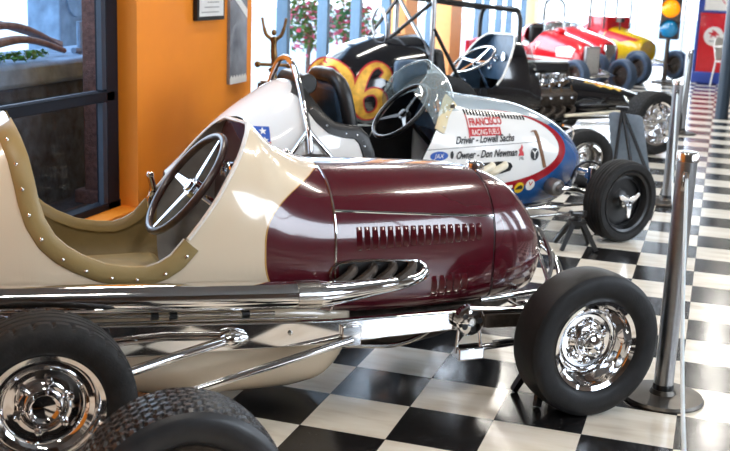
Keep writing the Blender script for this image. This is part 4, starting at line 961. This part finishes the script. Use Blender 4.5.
# sheet metal tripod stand between the white and black cars
sm = thing('tripod_stand', 'grey sheet-metal panel on a dark three-legged stand beside the black car nose', 'stand', (.62, 5.62, 0))
q = MB(); q.prism([(-.19, .485), (-.16, .50), (.045, .485), (.075, .47), (.17, .05), (-.13, .05)], lambda u, v, d: (u, d, v), .03, .042); q.build('panel', M['sheet'], sm)
for x in (-.11, .045, .17): MB().tube([(-.085, 0, .535), (x, -.02, .012)], [.012, .015], 8).build('leg', M['black_metal'], sm)
MB().tube([(-.085, 0, .52), (-.11, .16, .012)], [.012, .015], 8).build('leg', M['black_metal'], sm)
q = MB(); q.box((-.085, 0, .535), (.10, .05, .03)); q.build('head', M['black_metal'], sm, bevel=.006)

# ================================================================== cars beyond: red roadster, red streamliner, red and yellow racer
H_FAR = -40
def far_car(label, wheelpos, head, body_m, nose_m, wheel_m, L):
    h = H(head); n = (math.sin(h), -math.cos(h)); ht = 0.0
    c = thing('vintage_race_car', label, 'race car', (wheelpos[0]-ht*n[0], wheelpos[1]-ht*n[1], 0), h, 'vintage race cars on the checkered floor')
    st = [(-2.5, .38, .46, .42, .03, 2, 2), (-2.3, .27, .66, .46, .18, 2, 2.2), (-1.95, .22, .84, .48, .29, 2.2, 2.4), (-1.7, .20, .88, .48, .33, 2.4, 2.6), (-1.3, .2, .88, .48, .335, 2.5, 2.8), (-1.05, .2, .80, .48, .33, 2.3, 2.6), (-.5, .2, .72, .46, .29, 2.3, 2.5), (-.15, .22, .66, .44, .24, 2.3, 2.5), (-.02, .25, .62, .43, .20, 2.4, 2.4), (.02, .27, .60, .43, .18, 2.4, 2.4)]
    st = [(q_[0]*L,)+q_[1:] for q_ in st]
    rim = [(-1.72, .88), (-1.69, .80), (-1.64, .70), (-1.55, .62), (-1.4, .60), (-1.28, .62), (-1.2, .70), (-1.14, .78), (-1.10, .82)]
    rim = [(q_[0]*L, q_[1]) for q_ in rim]
    b = Body(st, rim); b.mesh(MB(), -2.5*L, -1.05*L).build('body_shell', M[body_m], c, smooth=45)
    b.mesh(MB(), -1.05*L, .02*L, cap1=True).build('hood', M[nose_m], c, smooth=45)
    lin = Body([(a, q, r, s, t-.02, u, v) for a, q, r, s, t, u, v in st], rim); lin.mesh(MB(), -1.70*L, -1.12*L).build('cockpit_lining', M['black_vinyl'], c, smooth=45)
    q = MB(); q.box((-1.60*L, 0, .66), (.08, .42, .40)); q.build('seat_back', M['black_vinyl'], c, bevel=.035)
    steering(c, (-1.32*L, 0, .74), .30, 50, 'black_metal', 'chrome', .012, 4)
    for s in (-1, 1):
        wheel(c, (.22, s*.44, .235), .235, .145, .13, s, wheel_m, 'rib', rub='blue_rubber', low=True)
        wheel(c, (-1.95*L, s*.45, .29), .29, .17, .16, s, wheel_m, 'rib', rub='blue_rubber', low=True)
        rod((-.5, s*.34, .23), (.20, s*.37, .235), .012, c, 'radius_rod')
    rod((.22, -.40, .235), (.22, .40, .235), .022, c, 'front_axle'); rod((.0, -.2, .30), (.22, -.2, .26), .02, c, 'spring_arm', 'chrome_dull'); rod((.0, .2, .30), (.22, .2, .26), .02, c, 'spring_arm', 'chrome_dull'); rod((-1.95*L, -.40, .29), (-1.95*L, .40, .29), .04, c, 'rear_axle', 'gunmetal')
    return c, b
def screen(c, x, z, w_, hgt):
    q = MB(); q.loft([[Vector((x+.12*math.cos(a)-.05*t, w_*math.sin(a)*(1-.15*t), z+hgt*t)) for a in np.linspace(-1.5, 1.5, 20)] for t in np.linspace(0, 1, 5)], closed=False); q.build('wind_shield', M['shield'], c, smooth=60)
    q = MB(); q.tube([(x+.12*math.cos(a)-.05, w_*math.sin(a)*.85, z+hgt) for a in np.linspace(-1.5, 1.5, 20)], .008, 6); q.build('shield_frame', M['chrome'], c)
c4, b4 = far_car('bright red vintage roadster with upright chrome grille, fourth in the row', (-.50, 12.30), H_FAR, 'red_paint', 'red_paint', 'dark', .66)
screen(c4, -.78, .78, .20, .14)
q = MB(); q.box((.045, 0, .43), (.05, .28, .40)); gr = q.build('grille_shell', M['steel'], c4, bevel=.02)
q = MB()
for k in range(9): q.box((.074, -.10+.025*k, .43), (.008, .008, .34))
q.build('grille_bars', M['white'], gr)  # white paint stands in for the bright reflections of chrome bars
map_side(flat([(-1.45, .40), (-.05, .40), (-.05, .43), (-.7, .445), (-1.45, .43)]), b4, c4, 'white_stripe', M['white_ink'], .003); map_side(flat([(-1.25, .30), (-.60, .30), (-.57, .365), (-1.25, .375)]), b4, c4, 'side_panel', M['chrome_dull'], .003)
map_side(text2d('7', .16, -.80, .53, .15), b4, c4, 'white_number', M['white_ink'], .004); map_side(flat(disc2(-1.0, .60, .08, .035)), b4, c4, 'round_badge', M['white_ink'], .003)
map_side(flat([(-.36, .46), (-.10, .46), (-.08, .58), (-.20, .62), (-.38, .58)]), b4, c4, 'white_flash', M['white_ink'], .003)
q = MB(); q.ball((-.62, -.02, .80), (.09, .08, .05), 16); q.build('bonnet_scoop', M['red_paint'], c4)
c5, b5 = far_car('red and white vintage race car with black rear hoop, fifth in the row', (-.39, 13.89), H_FAR, 'red_paint', 'red_paint', 'dark', .72)
screen(c5, -.85, .78, .20, .15)
map_side(flat([(-1.1, .60), (-.7, .66), (-.2, .56), (-.2, .48), (-.7, .56), (-1.1, .52)]), b5, c5, 'white_stripe', M['white_ink'], .003)
q = MB(); q.tube(spline([(-1.3, -.22, .78), (-1.3, -.20, 1.12), (-1.3, 0, 1.22), (-1.3, .20, 1.12), (-1.3, .22, .78)], 6), .018, 10); q.build('roll_hoop', M['black_metal'], c5)
q = MB(); q.box((.03, 0, .43), (.03, .24, .30)); q.build('grille_shell', M['chrome'], c5, bevel=.02)
c6, b6 = far_car('red and yellow vintage race car with tall red tail, beside the fuel pump', (.10, 15.20), H_FAR, 'red_paint', 'yellow_paint', 'dark', .70)
q = MB(); q.loft([[Vector((-.92+dx, y, z)) for dx, y in ((-.26, -.30*k), (.22, -.30*k), (.22, .30*k), (-.26, .30*k))] for z, k in ((.56, .70), (.74, .85), (.92, .92), (.95, .92))]); q.build('tail_box', M['red_paint'], c6, bevel=.02, smooth=20)
for x in (-1.08, -.74):
    q = MB(); q.tube(spline([(x, -.30, .75), (x, -.29, 1.30), (x+.02, -.15, 1.46), (x+.02, .15, 1.46), (x, .29, 1.30), (x, .30, .75)], 6), .016, 10); q.build('roll_hoop', M['black_metal'], c6)
for s in (-1, 1): rod((-1.07, s*.2, 1.43), (-.73, s*.2, 1.43), .014, c6, 'roof_bar', 'black_metal')
map_side(flat([(-.72, .58), (-.5, .60), (-.35, .56), (-.2, .60), (-.10, .585), (-.06, .62), (-.4, .68), (-.72, .73)]), b6, c6, 'red_flame', M['red_ink'], .003)
map_side(flat([(-1.2, .38), (-.8, .36), (-.76, .46), (-.9, .52), (-1.0, .46), (-1.2, .52)]), b6, c6, 'yellow_flame', M['yellow_ink'], .003)
q = MB(); q.box((-.55, -.12, .90), (.12, .08, .07)); q.tube([(-.55, -.12, .70), (-.55, -.12, .88)], .012, 8); q.build('mirror', M['gunmetal'], c6, bevel=.01)

# loose wheel with a chrome ring between the white car and the grey stand
lw_ = wheel(None, (.33, 5.02, .215), .215, .125, .15, -1, 'spoke_hoop', 'rib', toe=H(30), name='loose_wheel', rub='rubber_matte')
tag(lw_, 'small black wheel with chrome rings standing behind the white car nose', 'wheel')
MB().tube([(.105*math.cos(a), -.075, .105*math.sin(a)) for a in np.linspace(0, 2*PI, 41)[:-1]], .008, 8, closed=True).build('trim_ring', M['chrome'], lw_)

# ------------------------------------------------------------------ traffic light, fuel pump, chair
tl = thing('traffic_light', 'old traffic light with amber lens over blue-green lens on a short post', 'traffic light', (.43, 14.6, 0), H(-4))
MB().lathe([(.20, 0), (.20, .02), (.05, .05), (.035, .08), (.035, .70)], seg=24).build('post', M['gunmetal'], tl)
q = MB(); q.box((0, .09, 1.14), (.30, .20, .94)); hs = q.build('housing', M['gunmetal'], tl, bevel=.02)
for z, m, nm in ((1.46, 'red_paint', 'red_lens'), (1.15, 'amber', 'amber_lens'), (.84, 'blue_lens', 'blue_lens')):
    q = MB(); q.lathe([(.142, 0), (.138, .015), (.11, .045), (.06, .062), (.0001, .068)], c=(0, -.012, z), axis=(0, -1, 0), seg=32); l_ = q.build(nm, M[m], hs)
    q = MB(); th = np.linspace(H(10), H(170), 20); q.loft([[Vector((.148*math.cos(a), -d, z+.148*math.sin(a))) for a in th] for d in (.01, .09)], closed=False); q.build('visor', M['gunmetal'], hs, solid=.006)
PX, PY = 1.11, 15.15
fp = thing('fuel_pump', 'red and blue vintage fuel pump with white dial and winged-horse disc', 'fuel pump', (PX, PY, 0), H(-2))
MB().box((0, 0, .09), (.56, .46, .18)).build('base', M['blue_paint'], fp, bevel=.015)
MB().box((0, 0, .62), (.48, .38, .90)).build('cabinet', M['red_paint'], fp, bevel=.02)
q = MB()
for s in (-1, 1): q.box((s*.255, -.0, .95), (.05, .40, 1.56))
q.build('corner_trim', M['blue_paint'], fp, bevel=.012)
MB().box((0, 0, 1.08), (.48, .40, .04)).build('moulding', M['red_paint'], fp, bevel=.008)
hd = MB().box((0, 0, 1.42), (.50, .40, .64)).build('head', M['blue_paint'], fp, bevel=.02)
MB().box((0, -.203, 1.36), (.36, .012, .44)).build('dial_face', M['white'], hd, bevel=.003); MB().box((.04, -.212, 1.36), (.015, .006, .28), Matrix.Rotation(H(-35), 3, 'Y')).build('dial_hand', M['red_ink'], hd)
q = MB(); q.lathe([(.045, 0), (.045, .012), (.0001, .012)], c=(0, -.209, 1.36), axis=(0, -1, 0), seg=20); q.build('dial_boss', M['black_metal'], hd)
dc = MB().lathe([(.150, 0), (.150, .008), (.0001, .009)], c=(0, -.19, .74), axis=(0, -1, 0), seg=36).build('emblem_disc', M['white'], fp)
hp = [(-.085, .02), (-.07, .045), (-.045, .035), (-.02, .045), (-.035, .085), (.0, .07), (.03, .05), (.055, .03), (.085, .0), (.065, -.005), (.03, .01), (.04, -.03), (.03, -.05), (.02, -.02), (-.02, -.015), (-.04, -.045), (-.055, -.04), (-.04, -.005), (-.055, .015)]
q = MB(); q.prism(hp, lambda u, v, d: (u, d, v+.76), -.204, -.198); q.build('winged_horse', M['red_ink'], dc, smooth=0)
q = MB(); q.box((0, -.201, .665), (.13, .006, .018)); q.build('emblem_word', M['lining'], dc)
MB().tube(spline([(.28, 0, 1.0), (.34, -.03, .8), (.33, -.05, .5), (.29, -.02, .7), (.29, 0, 1.15)], 8), .014, 10).build('hose', M['rubber'], fp)
ch = thing('lawn_chair', 'white metal lawn chair beside the red fuel pump', 'chair', (1.40, 14.35, 0), H(70))
MB().box((0, 0, .40), (.40, .38, .025)).build('seat', M['white'], ch, bevel=.01)
q = MB(); q.prism([(-.19, .0), (.19, .0), (.20, .20), (.15, .30), (0, .34), (-.15, .30), (-.20, .20)], lambda u, v, d: (u, d+v*.18, v+.42), .17, .185); q.build('backrest', M['white'], ch)
for s in (-1, 1):
    MB().tube([(s*.19, -.17, .40), (s*.19, -.20, .012)], .013, 8).build('leg', M['white'], ch); MB().tube([(s*.19, .17, .40), (s*.19, .22, .012)], .013, 8).build('leg', M['white'], ch)
    MB().tube(spline([(s*.21, -.17, .40), (s*.22, -.17, .60), (s*.22, .0, .63), (s*.21, .22, .62)], 5), .013, 8).build('armrest', M['white'], ch)

# ------------------------------------------------------------------ stanchions and cords
def stanchion(loc, h, label, r=.036):
    t = thing('stanchion', label, 'stanchion', loc, 0, 'steel rope stanchions')
    MB().lathe([(.150, 0), (.152, .006), (.146, .016), (.05, .024), (.042, .04), (.0001, .04)], seg=48).build('base', M['gunmetal_base'], t)
    p = MB().lathe([(r, .035), (r, h-.03)], seg=28).build('pole', M['steel'], t)
    MB().lathe([(r+.003, .036), (r+.003, .055), (r, .06)], seg=28).build('collar', M['black_metal'], p)
    c_ = MB().lathe([(r+.004, h-.034), (r+.004, h-.006), (r, h), (.0001, h+.001)], seg=28).build('cap', M['chrome_dull'], t)
    q = MB(); q.box((0, -r-.008, h-.10), (.024, .016, .07)); q.tube([(0, -r-.014, h-.07), (0, -r-.03, h-.085), (0, -r-.014, h-.115)], .006, 8); q.build('cord_clip', M['chrome'], p)
    return t
M['gunmetal_base'] = mat('dark_bronze_base', (.10, .09, .078), .35, .8, var=.12)
SA, SB, SCp = (1.158, .763), (.977, 4.621), (.93, 8.5)
stanchion(SA+(0,), .935, 'brushed steel stanchion beside the cream and maroon car front wheel')
stanchion(SB+(0,), .87, 'brushed steel stanchion in front of the black car chrome wheel')
stanchion(SCp+(0,), .87, 'brushed steel stanchion farthest off, between black car wheel and fuel pump')
def cord(pts, label, r=.006): return tag(MB().tube(spline(pts, 12), r, 8).build('barrier_cord', M['rope']), label, 'cord', 'barrier cords')
def sag(a, b, d): return [a, tuple((a[i]*.75+b[i]*.25)-(d*.75 if i == 2 else 0) for i in range(3)), tuple((a[i]+b[i])/2-(d if i == 2 else 0) for i in range(3)), tuple((a[i]*.25+b[i]*.75)-(d*.75 if i == 2 else 0) for i in range(3)), b]
cord(sag((SA[0]+.005, SA[1]-.05, .845), (1.37, -2.2, .80), .50), 'pale cord hanging from the nearest stanchion towards the viewer')
cord(sag((SB[0], SB[1]-.05, .78), (SA[0], SA[1]+.042, .845), .40), 'pale cord sagging between the two nearest stanchions')
cord(sag((SCp[0], SCp[1]-.05, .78), (SB[0], SB[1]+.042, .78), .30), 'pale cord sagging between the two farther stanchions')
